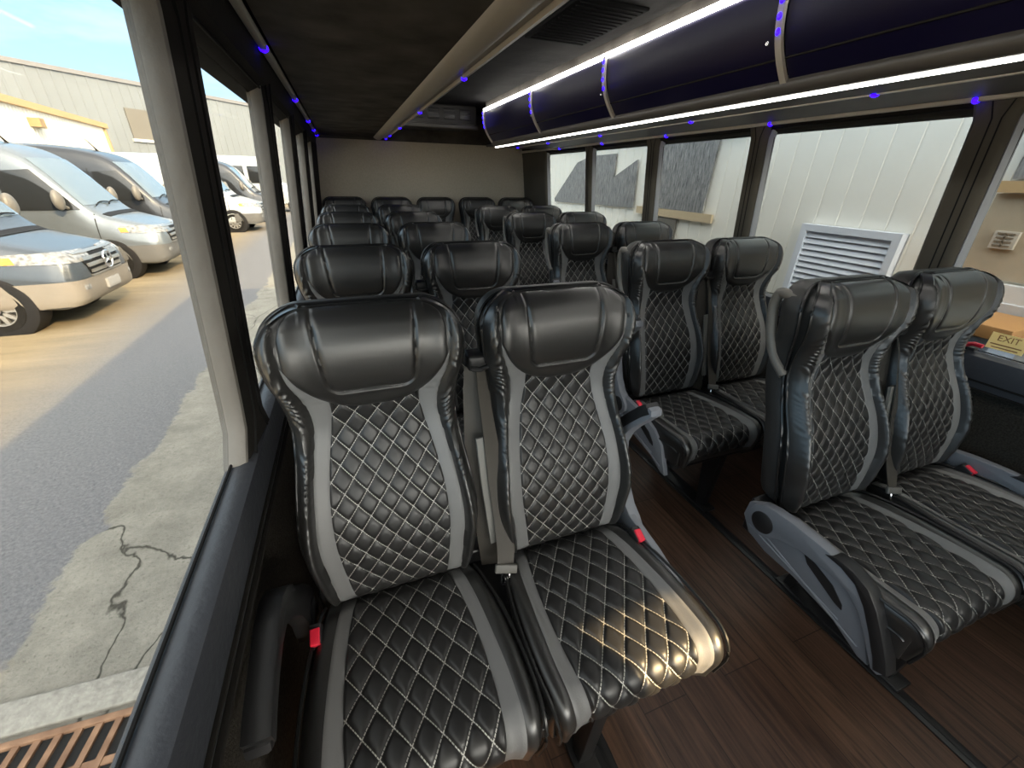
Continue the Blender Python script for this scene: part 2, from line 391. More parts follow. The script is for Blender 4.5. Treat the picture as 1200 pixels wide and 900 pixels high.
def window(n, s, f_gl, y0, y1):
    root = empty('window_%d' % n, (0, 0, 0)); struct(root, 'clear bus side window with black rubber seal')
    z0, z1 = .845, HEAD_Z+.02
    p = lambda z, y, d: (f_gl(z)+s*d, y, z)
    g = MB(); g.hexa([p(z0, y0, 0), p(z0, y1, 0), p(z0, y1, .004), p(z0, y0, .004), p(z1, y0, 0), p(z1, y1, 0), p(z1, y1, .004), p(z1, y0, .004)] if s > 0 else
                     [p(z0, y1, 0), p(z0, y0, 0), p(z0, y0, .004), p(z0, y1, .004), p(z1, y1, 0), p(z1, y0, 0), p(z1, y0, .004), p(z1, y1, .004)])
    g.build('window_pane', GLASS, root, smooth=False)
    f = MB(); za, zb = .862, HEAD_Z-.004
    f.tube([p(za, y0+.01, -.004), p(za, y1-.01, -.004), p(zb, y1-.01, -.004), p(zb, y0+.01, -.004), p(za, y0+.01, -.004)], .003, 6); f.build('window_seal', RUBBER, root)
    return root
n = 1; WIN = {}
for a, b_ in zip(PILL[:-1], PILL[1:]): WIN[('l', n)] = window(n, -1, xlg, a[1]-.01, b_[0]+.01); n += 1
for a, b_ in zip(PILL_R[:-1], PILL_R[1:]): WIN[('r', n)] = window(n, 1, xrg, a[1]-.01, b_[0]+.01); n += 1

# rear wall, headliner, front
bw = MB(); bw.box(-.36, 2.26, Y1, Y1+.06, 0, 1.745); bw.build('wall_back', BACKWALL)
struct(bpy.data.objects['wall_back'], 'beige fabric rear wall behind the bench seat')
bu = MB(); bu.box(-.36, 2.26, Y1, Y1+.06, 1.745, 2.12); struct(bu.build('trim_30', SUEDE), 'dark upper rear wall behind the ceiling unit')
ce = MB(); ce.box(-.36, 2.26, Y0, Y1+.06, 2.03, 2.12); struct(ce.build('ceiling', CEIL), 'dark suede bus ceiling')
fw = empty('wall_front_light_mask'); struct(fw, 'unseen front bulkhead with openings shaped for the sunlight')
f1 = MB(); f1.box(-.36, 1.80, Y0-.06, Y0, 0, .82); f1.box(1.15, 1.80, Y0-.06, Y0, .82, 1.28); f1.box(1.72, 2.26, Y0-.06, Y0, 0, 2.12); f1.box(-.36, 1.38, Y0-.06, Y0, 1.24, 2.12); f1.box(1.38, 1.72, Y0-.06, Y0, 1.57, 2.12); f1.build('bulkhead', VINYL, fw)  # added behind the camera; stepped opening shapes the sun patch and front light

# ------------------------------------------------------------------ overhead racks
def led_dots(root, pts, r=.011, ax=(1, 1, .6)):
    for p in pts:
        bm = bmesh.new(); bmesh.ops.create_uvsphere(bm, u_segments=12, v_segments=8, radius=r)
        for v in bm.verts: v.co = (v.co.x*ax[0], v.co.y*ax[1], v.co.z*ax[2])
        m = MB(); m.bm(bm); m.build('blue_led', BLUELED, root, loc=p)
rk = empty('luggage_rack', (1.4, 1.4, 1.69)); rk['label'] = 'glossy blue-black overhead luggage rack with lit strips above the pale building windows'; rk['category'] = 'luggage rack'
RO = Vector(rk.location)
def R_(p): return (p[0]-RO.x, p[1]-RO.y, p[2]-RO.z)
YA, YB = -1.15, 4.28
def prof_door(t):                     # from the lower lip to the ceiling edge, bowed out
    a, b_ = np.array([1.405, 1.715]), np.array([1.318, 1.965]); p = a*(1-t)+b_*t
    nrm = np.array([-.945, -.329]); return p + nrm*.030*math.sin(PI*t)
DIV = [YA, .20, 1.215, 2.21, 3.16, YB]
for i in range(len(DIV)-1):
    ya, yb = DIV[i]+.014, DIV[i+1]-.014
    mb = MB(); rows = []
    ts = np.linspace(0.005, .995, 18)
    P = [prof_door(t) for t in ts]; poly = [(p[0], p[1]) for p in P] + [(p[0]+.02, p[1]) for p in P[::-1]]
    mb.prism([R_((x, 0, z))[0::2] for x, z in poly], 1, ya-RO.y, yb-RO.y, .003)
    d = mb.build('rack_door', GLOSSBLUE, rk, angle=30)
    ln = MB(); p = prof_door(.26); ln.box(p[0]-.003-RO.x, p[0]+.006-RO.x, ya-RO.y, yb-RO.y, p[1]-.0025-RO.z, p[1]+.0025-RO.z); o = ln.build('door_groove', VINYL, d)
    kn = MB(); p = prof_door(.45); kn.lathe([(0, -.006), (.006, -.006), (.007, .0)], 'x', 12, (p[0]-RO.x, ya+.03-RO.y, p[1]-RO.z)); kn.build('door_catch', CHROME, d)
for yd in DIV[1:]:
    mb = MB(); ts = np.linspace(0, 1, 20); P = [prof_door(t) for t in ts]
    pts = [R_((p[0]-.006, yd, p[1])) for p in P]; mb.ribbon(pts, (-.945, 0, -.33), .022, .012)
    dv = mb.build('rack_divider', RAILGREY, rk)
    if yd > .5: led_dots(dv, [R_((prof_door(t)[0]-.014, yd, prof_door(t)[1])) for t in (.52, .66, .80, .92)], .0075, (.6, 1, 1.3))
mb = MB(); mb.box(1.335-RO.x, 2.10-RO.x, YA-RO.y, YB-RO.y, 1.966-RO.z, 2.03-RO.z); mb.box(1.40-RO.x, 2.10-RO.x, YB-.02-RO.y, YB-RO.y, 1.725-RO.z, 1.97-RO.z)
mb.build('rack_body', SUEDE, rk)
mb = MB(); mb.box(1.43-RO.x, 2.036-RO.x, YA-RO.y, YB+.3-RO.y, 1.692-RO.z, 1.712-RO.z, .004); mb.build('rack_underside', mat('dark_grey_underside', (.06, .057, .053), .6, noise=(8, .3)), rk)
mb = MB(); mb.tube([R_((1.425, YA, 1.708)), R_((1.425, YB, 1.708))], .030, 20); mb.build('rack_lip', mat('satin_dark_grey_lip', (.075, .07, .065), .38), rk)
mb = MB(); mb.ribbon([R_((1.428, YA, 1.6765)), R_((1.428, YB-.02, 1.6765))], (-.25, 0, -1), .016, .006); tag(mb.build('light_strip', LED, rk), 'lit white light strip on the lower lip')
mb = MB(); mb.ribbon([R_((1.312, YA, 1.966)), R_((1.312, YB-.02, 1.966))], (-1, 0, -.45), .022, .008); tag(mb.build('light_strip', LED, rk), 'lit white light strip along the upper edge')
mb = MB(); mb.ribbon([R_((1.70, YA, 1.690)), R_((1.70, YB+.25, 1.690))], (0, 0, -1), .014, .004); st = mb.build('diffuser_strip', LEDDIM, rk)
led_dots(st, [R_((1.70, y, 1.688)) for y in (.32, 1.113, 1.964, 2.83, 3.67, 4.38)], .012, (1, 1, .5))

lk = empty('luggage_rack', (.45, 1.4, 1.757)); lk['label'] = 'dark suede overhead luggage rack with grey lip above the parking lot windows'; lk['category'] = 'luggage rack'
LO = Vector(lk.location)
def L_(p): return (p[0]-LO.x, p[1]-LO.y, p[2]-LO.z)
mb = MB(); mb.box(-.148-LO.x, .40-LO.x, YA-LO.y, Y1-.02-LO.y, 1.772-LO.z, 1.80-LO.z); mb.box(.36-LO.x, .42-LO.x, YA-LO.y, Y1-.02-LO.y, 1.80-LO.z, 2.03-LO.z); mb.build('rack_underside', SUEDE, lk)
mb = MB(); poly = [(.375, 1.775), (.385, 1.762), (.405, 1.752), (.43, 1.748), (.452, 1.752), (.468, 1.766), (.474, 1.79), (.468, 1.82), (.44, 1.83), (.40, 1.80)]
mb.prism([(x-LO.x, z-LO.z) for x, z in poly], 1, YA-LO.y, Y1-.03-LO.y); mb.build('rack_lip', RAILGREY, lk, angle=50)
mb = MB(); mb.ribbon([L_((.498, YA, 1.762)), L_((.498, Y1-.03, 1.762))], (.35, 0, -1), .020, .012); mb.box(.468-LO.x, .50-LO.x, YA-LO.y, Y1-.03-LO.y, 1.768-LO.z, 1.80-LO.z); st = mb.build('diffuser_strip', LEDDIM, lk)
mb = MB(); mb.ribbon([L_((.520, YA, 1.985)), L_((.520, 4.42, 1.985))], (1, 0, -.45), .030, .008); tag(mb.build('light_strip', LED, lk), 'lit white light strip along the upper edge')
mb = MB(); mb.box(.42-LO.x, .50-LO.x, YA-LO.y, 4.45-LO.y, 1.82-LO.z, 2.03-LO.z); mb.build('rack_door', GLOSSBLUE, lk)
led_dots(st, [L_((.498, y, 1.756)) for y in (.86, 1.874, 2.92, 3.91, 4.70, 5.12)], .012, (1, 1, .6))

# strips with blue lights along both window headers
def wall_strip(name, x, z, ys, label):
    o = empty(name, (x, 1.5, z)); tag(o, label, 'light strip')
    mb = MB(); mb.box(-.010, .010, YA-1.5, Y1-.05-1.5, -.010, .012, .004); st = mb.build('diffuser', LEDDIM, o)
    led_dots(o, [(0, y-1.5, -.004) for y in ys], .0125, (1.1, 1, .9)); return o
wall_strip('light_strip', -.166, 1.762, (.70, 1.745, 2.78, 3.80, 4.52, 5.10), 'thin grey strip with blue lights along the top of the parking lot windows')
wall_strip('light_strip', 2.056, 1.690, (.214, 1.007, 1.80, 2.583, 3.375, 4.16), 'thin grey strip with blue lights just above the windows facing the pale building')

# ceiling unit at the rear and a flush speaker in the ceiling
ac = empty('air_conditioner', (.95, 4.75, 2.03)); tag(ac, 'dark ceiling air conditioner with slotted outlets above the rear wall', 'air conditioner')
mb = MB(); mb.box(-.44, .38, -.20, .40, -.17, 0, .02); mb.build('housing', mat('charcoal_plastic', (.03, .028, .026), .6), ac)
mb = MB(); mb.box(-.40, .34, -.215, -.19, -.165, -.155, .002); mb.box(-.44, .38, -.24, -.19, -.20, -.165, .008); mb.build('lower_trim', mat('charcoal_trim', (.05, .047, .043), .5), ac)
for k in range(5):
    mb = MB(); x = -.36+k*.155
    mb.box(x-.055, x+.055, -.206, -.196, -.125, -.035, .004)
    o = mb.build('outlet', BLACK_METAL, ac)
    m2 = MB()
    for q in range(3): m2.box(x-.05, x+.05, -.212, -.204, -.115+q*.03, -.109+q*.03)
    m2.build('outlet_slat', mat('charcoal_trim'), o)
sp = MB(); sp.box(.92, 1.24, 1.78, 2.32, 2.018, 2.032, .008)
for k in range(14): sp.box(.94, 1.22, 1.80+k*.037, 1.806+k*.037, 2.014, 2.02)
tag(sp.build('ceiling_hatch', mat('black_mesh_panel', (.008, .008, .008), .95, spec=.05)), 'black flush panel in the dark ceiling above the aisle', 'ceiling panel')

# stickers and emergency latch
def yellow_sticker():
    root = empty('exit_sticker', (xrg(.97)-.004, .662, .915)); tag(root, 'small yellowish exit sticker at the foot of the window beside the frontmost seat', 'sticker')
    sm = mat('cream_yellow_sticker', (.95, .83, .52), .6); nn_, ll_, bb_ = nodes_of(sm)
    tl = nn_.new('ShaderNodeBsdfTranslucent'); tl.inputs[0].default_value = (.97, .86, .55, 1); xx = nn_.new('ShaderNodeMixShader'); xx.inputs[0].default_value = .65
    ll_.new(bb_.outputs[0], xx.inputs[1]); ll_.new(tl.outputs[0], xx.inputs[2]); ll_.new(xx.outputs[0], nn_['Material Output'].inputs[0])
    mb = MB(); mb.box(-.001, .0, -.050, .050, -.030, .030, .0); mb.build('sticker_sheet', sm, root)
    ink = mat('brown_sticker_ink', (.30, .16, .07), .7)
    def txt(s, z, size):
        c = bpy.data.curves.new('lettering', 'FONT'); c.body = s; c.size = size; c.align_x = 'CENTER'; c.align_y = 'CENTER'; c.extrude = .0004
        t_ = bpy.data.objects.new('lettering_curve', c); me = bpy.data.meshes.new_from_object(t_); bpy.data.objects.remove(t_); me.materials.append(ink)
        o = child('lettering', me, root)
        o.location = (-.0018, 0, z); o.rotation_euler = (PI/2, 0, -PI/2)
    txt('EXIT', .012, .030)
    b = MB()
    for k, wd in ((0, .042), (1, .036)): b.box(-.0018, -.0008, -wd, wd, -.013-.011*k, -.009-.011*k)
    b.build('printed_line', ink, root)
yellow_sticker()
lt = empty('emergency_latch', (xr(.9)-.0, .770, .885)); tag(lt, 'red emergency window release latch on the ledge behind the frontmost window seat', 'latch')
mb = MB(); mb.box(-.018, .012, -.028, .028, -.006, .006, .004); mb.tube([(.0, -.02, .0), (-.012, -.045, .012), (-.012, -.07, .01)], .008, 8); mb.build('latch_lever', mat('red_latch', (.55, .015, .04), .4), lt)
mb = MB(); mb.box(.0, .03, -.05, .05, -.020, -.006, .003); mb.build('latch_base', BLACK_PLASTIC, lt)
rs = MB(); z = .955; x = xlg(z)+.003; rs.hexa([(x, 1.435, .92), (x, 1.475, .92), (x+.001, 1.475, .92), (x+.001, 1.435, .92), (x+.006, 1.435, .985), (x+.006, 1.475, .985), (x+.007, 1.475, .985), (x+.007, 1.435, .985)])
tag(rs.build('warning_sticker', mat('red_white_sticker', (.75, .25, .18), .6, noise=(70, .5, (.75, .65, .5)))), 'small red sticker low on the second parking lot window', 'sticker')
# ------------------------------------------------------------------ outside: ground, buildings, vans
def ground_mat():
    m = mat('gravelly_asphalt', (.2, .19, .18), .95, spec=.1)
    nt = m.node_tree; b = nt.nodes['Principled BSDF']; tc = nt.nodes.new('ShaderNodeTexCoord')
    def noise(sc, det=6, rough=.6, vec=None):
        n = nt.nodes.new('ShaderNodeTexNoise'); n.inputs['Scale'].default_value = sc; n.inputs['Detail'].default_value = det; n.inputs['Roughness'].default_value = rough
        nt.links.new(vec or tc.outputs['Object'], n.inputs['Vector']); return n.outputs['Fac']
    sp = nt.nodes.new('ShaderNodeSeparateXYZ'); nt.links.new(tc.outputs['Object'], sp.inputs[0])
    def ramp(f, c0, c1, p0=.3, p1=.7):
        r = nt.nodes.new('ShaderNodeMapRange'); r.inputs[1].default_value = p0; r.inputs[2].default_value = p1; nt.links.new(f, r.inputs[0])
        x = nt.nodes.new('ShaderNodeMix'); x.data_type = 'RGBA'; nt.links.new(r.outputs[0], x.inputs[0])
        for i, c in ((6, c0), (7, c1)):
            if isinstance(c, tuple): x.inputs[i].default_value = (*c, 1)
            else: nt.links.new(c, x.inputs[i])
        return x.outputs[2]
    asph = ramp(noise(45, 8, .8), (.105, .108, .118), (.25, .25, .26))
    mp = nt.nodes.new('ShaderNodeMapping'); mp.inputs['Scale'].default_value = (.5, 2.5, 1); nt.links.new(tc.outputs['Object'], mp.inputs[0])
    lot = ramp(noise(1.3, 8, .65, mp.outputs[0]), (.20, .165, .11), (.33, .265, .17))  # sandy tan pushed towards gold to carry the sunlight on the lot
    conc = ramp(noise(3.5, 9, .75), (.19, .182, .16), (.36, .345, .305))
    conc = ramp(noise(60, 6, .8), (.11, .105, .09), conc, .30, .46)
    # cracks in the concrete
    mpc = nt.nodes.new('ShaderNodeMapping'); nt.links.new(tc.outputs['Object'], mpc.inputs[0]); mpc.inputs['Scale'].default_value = (1.0, .55, 1)
    wv = nt.nodes.new('ShaderNodeTexNoise'); wv.inputs['Scale'].default_value = 2.2; wv.inputs['Detail'].default_value = 5; nt.links.new(mpc.outputs[0], wv.inputs['Vector'])
    ad = nt.nodes.new('ShaderNodeVectorMath'); ad.operation = 'MULTIPLY_ADD'; nt.links.new(wv.outputs['Color'], ad.inputs[0]); ad.inputs[1].default_value = (.35, .35, .35); nt.links.new(mpc.outputs[0], ad.inputs[2])
    vo = nt.nodes.new('ShaderNodeTexVoronoi'); vo.feature = 'DISTANCE_TO_EDGE'; vo.inputs['Scale'].default_value = .85; nt.links.new(ad.outputs[0], vo.inputs['Vector'])
    conc = ramp(vo.outputs['Distance'], (.07, .066, .058), conc, .001, .006)
    # boundary between concrete apron and asphalt, slightly ragged; the gravelled lot beyond
    edge = math_node(nt, 'ADD', sp.outputs[0], math_node(nt, 'MULTIPLY', math_node(nt, 'SUBTRACT', noise(1.6, 6, .7), .5), .55))
    asph2 = ramp(edge, lot, asph, -4.4, -3.0)
    base = ramp(edge, asph2, conc, -1.93, -1.90)
    nt.links.new(base, b.inputs['Base Color'])
    bp = nt.nodes.new('ShaderNodeBump'); bp.inputs['Strength'].default_value = .7; bp.inputs['Distance'].default_value = .02
    nt.links.new(noise(55, 6, .8), bp.inputs['Height']); nt.links.new(bp.outputs[0], b.inputs['Normal'])
    return m
gm = MB(); gm.box(-60, 60, -40, 90, GZ-.3, GZ); struct(gm.build('ground', ground_mat(), smooth=False), 'parking lot ground of cracked concrete, grey asphalt and sandy gravel tinted sun-gold')
CURB = mat('pale_concrete_curb', (.34, .33, .30), .9, noise=(30, .35), bump=(60, .5, .01))
RUST = mat('rusty_cast_iron', (.32, .19, .115), .8, noise=(14, .55, (.16, .085, .05)), bump=(90, .4, .004))
cb = MB(); cb.hexa([(-6, 1.79, GZ-.05), (-.45, 1.50, GZ-.05), (-.45, 1.66, GZ-.05), (-6, 1.95, GZ-.05), (-6, 1.79, GZ+.018), (-.45, 1.50, GZ+.018), (-.45, 1.66, GZ+.018), (-6, 1.95, GZ+.018)], .008)
struct(cb.build('kerb', CURB), 'pale concrete edging strip beside the drain grate'); 
dg = empty('drain_grate', (-1.5, 1.42, GZ)); tag(dg, 'rust-brown cast iron channel drain grate in the concrete apron', 'drain grate')
dg.rotation_euler = (0, 0, math.radians(-3))
fm = MB()
for y0, y1 in ((.075, .105), (-.345, -.31)): fm.box(-1.8, 1.1, y0, y1, -.0, .022, .004)
fm.build('grate_frame', RUST, dg)
gb = MB()
for k in range(40):
    x = -1.75+k*.072
    gb.hexa([(x, -.31, -.02), (x+.026, -.31, -.02), (x+.046, .08, -.02), (x+.020, .08, -.02), (x, -.31, .016), (x+.026, -.31, .016), (x+.046, .08, .016), (x+.020, .08, .016)])
gb.box(-1.8, 1.1, -.10, -.07, -.01, .012)
gb.build('grate_bars', RUST, dg)
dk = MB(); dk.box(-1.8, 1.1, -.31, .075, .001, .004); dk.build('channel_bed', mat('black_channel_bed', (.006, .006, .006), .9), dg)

# far grey metal building
def corrug_mat(name, c, per, depth, axis='x', rough=.6):
    m = mat(name, c, rough, noise=(.5, .12), spec=.3); return m
def corrugated(p0, p1, z0, z1, pitch, depth, shape='rib'):
    """ribbed metal sheet between two ground points, as a real folded sheet"""
    a = Vector((*p0, 0)); b = Vector((*p1, 0)); L = (b-a).length; t = (b-a)/L; nrm = Vector((t.y, -t.x, 0))
    prof = [(0, 0), (.70, 0), (.76, 1), (.90, 1), (.96, 0)] if shape == 'rib' else [(0, 0), (.92, 0), (.94, -1), (.98, -1)] if shape == 'groove' else [(0, 0), (.35, 0), (.5, 1), (.85, 1)]
    pts = []; k = 0
    while k*pitch < L:
        for u, d in prof: pts.append((min(L, (k+u)*pitch), d*depth))
        k += 1
    pts.append((L, 0))
    vs = []; fs = []
    for s_, d in pts:
        q = a + t*s_ + nrm*d; vs += [(q.x, q.y, z0), (q.x, q.y, z1)]
    for i in range(len(pts)-1): fs.append((2*i, 2*i+2, 2*i+3, 2*i+1))
    q = [a - nrm*.25, b - nrm*.25]; n = len(vs)
    vs += [(q[0].x, q[0].y, z0), (q[1].x, q[1].y, z0), (q[1].x, q[1].y, z1), (q[0].x, q[0].y, z1)]
    fs += [(n+1, n, n+3, n+2), (0, 1, n+3, n), (len(pts)*2-1, len(pts)*2-2, n+1, n+2)]
    m = MB(); m.add(vs, fs); return m, t, nrm
wh = empty('warehouse', (-13, 42, GZ)); tag(wh, 'long grey ribbed metal warehouse behind the parked vans', 'building')
def put(mb, name, m, root, smooth=False, angle=40):
    o = mb.build(name, m, root, smooth, angle); o.location = -Vector(root.location) if root.rotation_euler.z == 0 else o.location; return o
BA, BB = Vector((-44.0, 3.1)), Vector((16.5, 80.9))
WT = 5.5 + CAM_Z
mb, tt, nn = corrugated(BA, BB, GZ, WT, .62, .05); put(mb, 'metal_wall', mat('pale_grey_metal', (.185, .205, .22), .6, noise=(.3, .1)), wh)
mb = MB(); a = Vector((BA.x, BA.y, 0)); b = Vector((BB.x, BB.y, 0)); n3 = nn
mb.hexa([tuple(a+n3*.14+Vector((0, 0, WT-.12))), tuple(b+n3*.14+Vector((0, 0, WT-.12))), tuple(b-n3*.4+Vector((0, 0, WT-.12))), tuple(a-n3*.4+Vector((0, 0, WT-.12))),
         tuple(a+n3*.14+Vector((0, 0, WT+.12))), tuple(b+n3*.14+Vector((0, 0, WT+.12))), tuple(b-n3*.4+Vector((0, 0, WT+.12))), tuple(a-n3*.4+Vector((0, 0, WT+.12)))])
put(mb, 'roof_edge', mat('dark_gutter', (.18, .18, .185), .5), wh)
def on_wall(s_, z, d):
    q = a + tt*s_ + n3*d; return (q.x, q.y, z)
s_w = ((Vector((-13.75, 42.0, 0)) - a).dot(tt))
mb = MB(); mb.hexa([on_wall(s_w, 3.4, .0), on_wall(s_w+2.6, 3.4, .0), on_wall(s_w+2.6, 3.4, .08), on_wall(s_w, 3.4, .08), on_wall(s_w, 5.3, .0), on_wall(s_w+2.6, 5.3, .0), on_wall(s_w+2.6, 5.3, .08), on_wall(s_w, 5.3, .08)])
put(mb, 'window', mat('dull_taupe_window', (.14, .13, .11), .5), wh)
mb = MB(); mb.hexa([on_wall(s_w-.1, 3.22, .0), on_wall(s_w+2.75, 3.22, .0), on_wall(s_w+2.75, 3.22, .16), on_wall(s_w-.1, 3.22, .16), on_wall(s_w-.1, 3.4, .0), on_wall(s_w+2.75, 3.4, .0), on_wall(s_w+2.75, 3.4, .16), on_wall(s_w-.1, 3.4, .16)])
put(mb, 'window_sill', mat('white_sill', (.6, .6, .56), .6), wh)
an = empty('annex_building', (-9.2, 20, GZ)); tag(an, 'low cream ribbed annex with tan roof trim in front of the grey warehouse', 'building')
TAN = mat('tan_painted_trim', (.52, .36, .18), .6)
A0, A1 = Vector((-10.4, 12.6)), Vector((-13.2, 36.25)); AT = 2.30 + CAM_Z
mb, t2, n2 = corrugated(A0, A1, GZ, AT, .30, .02); put(mb, 'metal_wall', mat('cream_metal', (.84, .80, .70), .6), an)
def on_a(s_, z, d):
    q = Vector((A0.x, A0.y, 0)) + t2*s_ + n2*d; return (q.x, q.y, z)
LA_ = (A1-A0).length
def beam(s0, s1, d0, d1, z0, z1):
    m = MB(); m.hexa([on_a(s0, z0, d0), on_a(s1, z0, d0), on_a(s1, z0, d1), on_a(s0, z0, d1), on_a(s0, z1, d0), on_a(s1, z1, d0), on_a(s1, z1, d1), on_a(s0, z1, d1)]); return m
put(beam(-.2, LA_+.25, -3.0, .18, AT-.10, AT+.16), 'roof_trim', TAN, an)
put(beam(LA_-.30, LA_+.04, -.05, .10, GZ, AT), 'corner_trim', TAN, an)
fl_ = beam(13.6, 14.1, .0, .38, 2.95, 3.28); put(fl_, 'flood_lamp', mat('tan_lamp_body', (.35, .24, .12), .5), an)
fl2 = beam(14.12, 14.5, .02, .42, 2.92, 3.26); put(fl2, 'lamp_lens', mat('cream_lens', (.75, .72, .6), .3), an)

# ---- parked vans
TYRE = mat('dusty_tyre', (.014, .0135, .013), .85, spec=.15, noise=(20, .3)); RIM = mat('alloy_rim', (.42, .42, .42), .35, metal=.7)
DARKGLASS = mat('dark_tinted_van_glass', (.02, .022, .024), .06, spec=.6)
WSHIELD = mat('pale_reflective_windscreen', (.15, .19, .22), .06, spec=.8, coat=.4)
PLBLACK = mat('dark_bumper_plastic', (.014, .014, .015), .6, spec=.2)
LAMP = mat('headlamp_lens', (.34, .35, .36), .15, coat=.4, noise=(16, .75))
AMBER = mat('amber_lens', (.75, .30, .05), .25); PLATE = mat('blank_grey_plate', (.34, .34, .34), .5)
VST = [  # distance behind the nose, bottom, top, half width
 (0.0, .50, .86, .70), (.03, .40, .97, .80), (.10, .34, 1.05, .87), (.22, .30, 1.10, .92), (.45, .30, 1.17, .955), (.75, .32, 1.26, .98), (1.0, .33, 1.36, .99),
 (1.12, .34, 1.47, .99), (1.35, .34, 1.78, .99), (1.62, .34, 2.14, .99), (1.85, .34, 2.40, .99), (2.05, .34, 2.53, .99), (2.4, .34, 2.64, .99), (3.0, .34, 2.72, .99), (4.5, .34, 2.74, .99), (5.6, .36, 2.72, .98), (5.82, .42, 2.64, .96), (5.90, .55, 2.3, .92)]
def van_body(long_=1.0, high=1.0):
    n = 90; xs = np.concatenate([np.linspace(0, .3, 16)[:-1], np.linspace(.3, 2.6, 50)[:-1], np.linspace(2.6, 5.9, 26)])
    zb = hermite(xs, [(a, b) for a, b, c, d in VST]); zt = hermite(xs, [(a, c) for a, b, c, d in VST]); hwid = hermite(xs, [(a, d) for a, b, c, d in VST])
    prof = [(0, 0), (.6, 0), (.93, .01), (.985, .05), (1, .12), (1, .25), (.995, .40), (.985, .55), (.955, .68), (.92, .80), (.885, .88), (.84, .935), (.76, .972), (.62, .990), (.35, .999), (0, 1.002)]
    fine = np.linspace(0, len(prof)-1, 46); pf = np.array(prof)
    py = np.interp(fine, range(len(prof)), pf[:, 0]); pz = np.interp(fine, range(len(prof)), pf[:, 1])
    py = np.concatenate([py, -py[-2:0:-1]]); pz = np.concatenate([pz, pz[-2:0:-1]])
    P = np.zeros((len(xs), len(py), 3))
    for i in range(len(xs)):
        hgt = zt[i]-zb[i]; tall = np.clip((zt[i]-1.2)/1.4, 0, 1)
        yy = py*hwid[i]
        yflat = np.sign(py)*np.minimum(np.abs(py)**(.6), 1)*hwid[i]
        P[i, :, 0] = -xs[i]; P[i, :, 1] = yy*tall + yflat*(1-tall)*.5 + yy*(1-tall)*.5; P[i, :, 2] = zb[i]+hgt*pz
    m = MB(); Pc = np.concatenate([P, P[:, :1]], 1); m.grid(Pc)
    k = len(py)+1
    m.f.append(tuple(range(k-1, -1, -1))[:-1]); m.f.append(tuple((len(xs)-1)*k + j for j in range(k-1)))
    return m
_vb = van_body(); VAN_ME = _vb.mesh('body', None, angle=60)
_bmv = bmesh.new(); _bmv.from_mesh(VAN_ME); VTREE = BVHTree.FromBMesh(_bmv)
def decal(poly, direction, eps=.012, n=10, start=None):
    """patch lying on the van body: poly is 4 corner points (3-D start points) thrown along direction"""
    d = Vector(direction).normalized(); P = []; Q = []
    c = [Vector(p) for p in poly]
    for i in range(n+1):
        row = []; row2 = []
        for j in range(n+1):
            u, v = i/n, j/n
            o = (c[0]*(1-u)+c[1]*u)*(1-v) + (c[3]*(1-u)+c[2]*u)*v
            hit, nr, _, _ = VTREE.ray_cast(o, d)
            if hit is None: hit, nr, _, _ = VTREE.find_nearest(o)
            if nr.dot(d) > 0: nr = -nr
            row.append(tuple(hit + nr*eps)); row2.append(tuple(hit - nr*.01))
        P.append(row); Q.append(row2)
    m = MB(); m.grid(P)
    loop = [(i, 0) for i in range(n+1)] + [(n, j) for j in range(1, n+1)] + [(i, n) for i in range(n-1, -1, -1)] + [(0, j) for j in range(n-1, 0, -1)]
    k = len(loop); o = len(m.v); vs = [P[i][j] for i, j in loop] + [Q[i][j] for i, j in loop]
    m.add(vs, [(a_, (a_+1) % k, k+(a_+1) % k, k+a_) for a_ in range(k)])
    return m
FX = 1.5
def fr(y, z): return (FX, y, z)
def quad_front(y0, y1, z0, z1, skew=0): return [fr(y0, z0), fr(y1, z0), fr(y1, z1+skew), fr(y0, z1)]
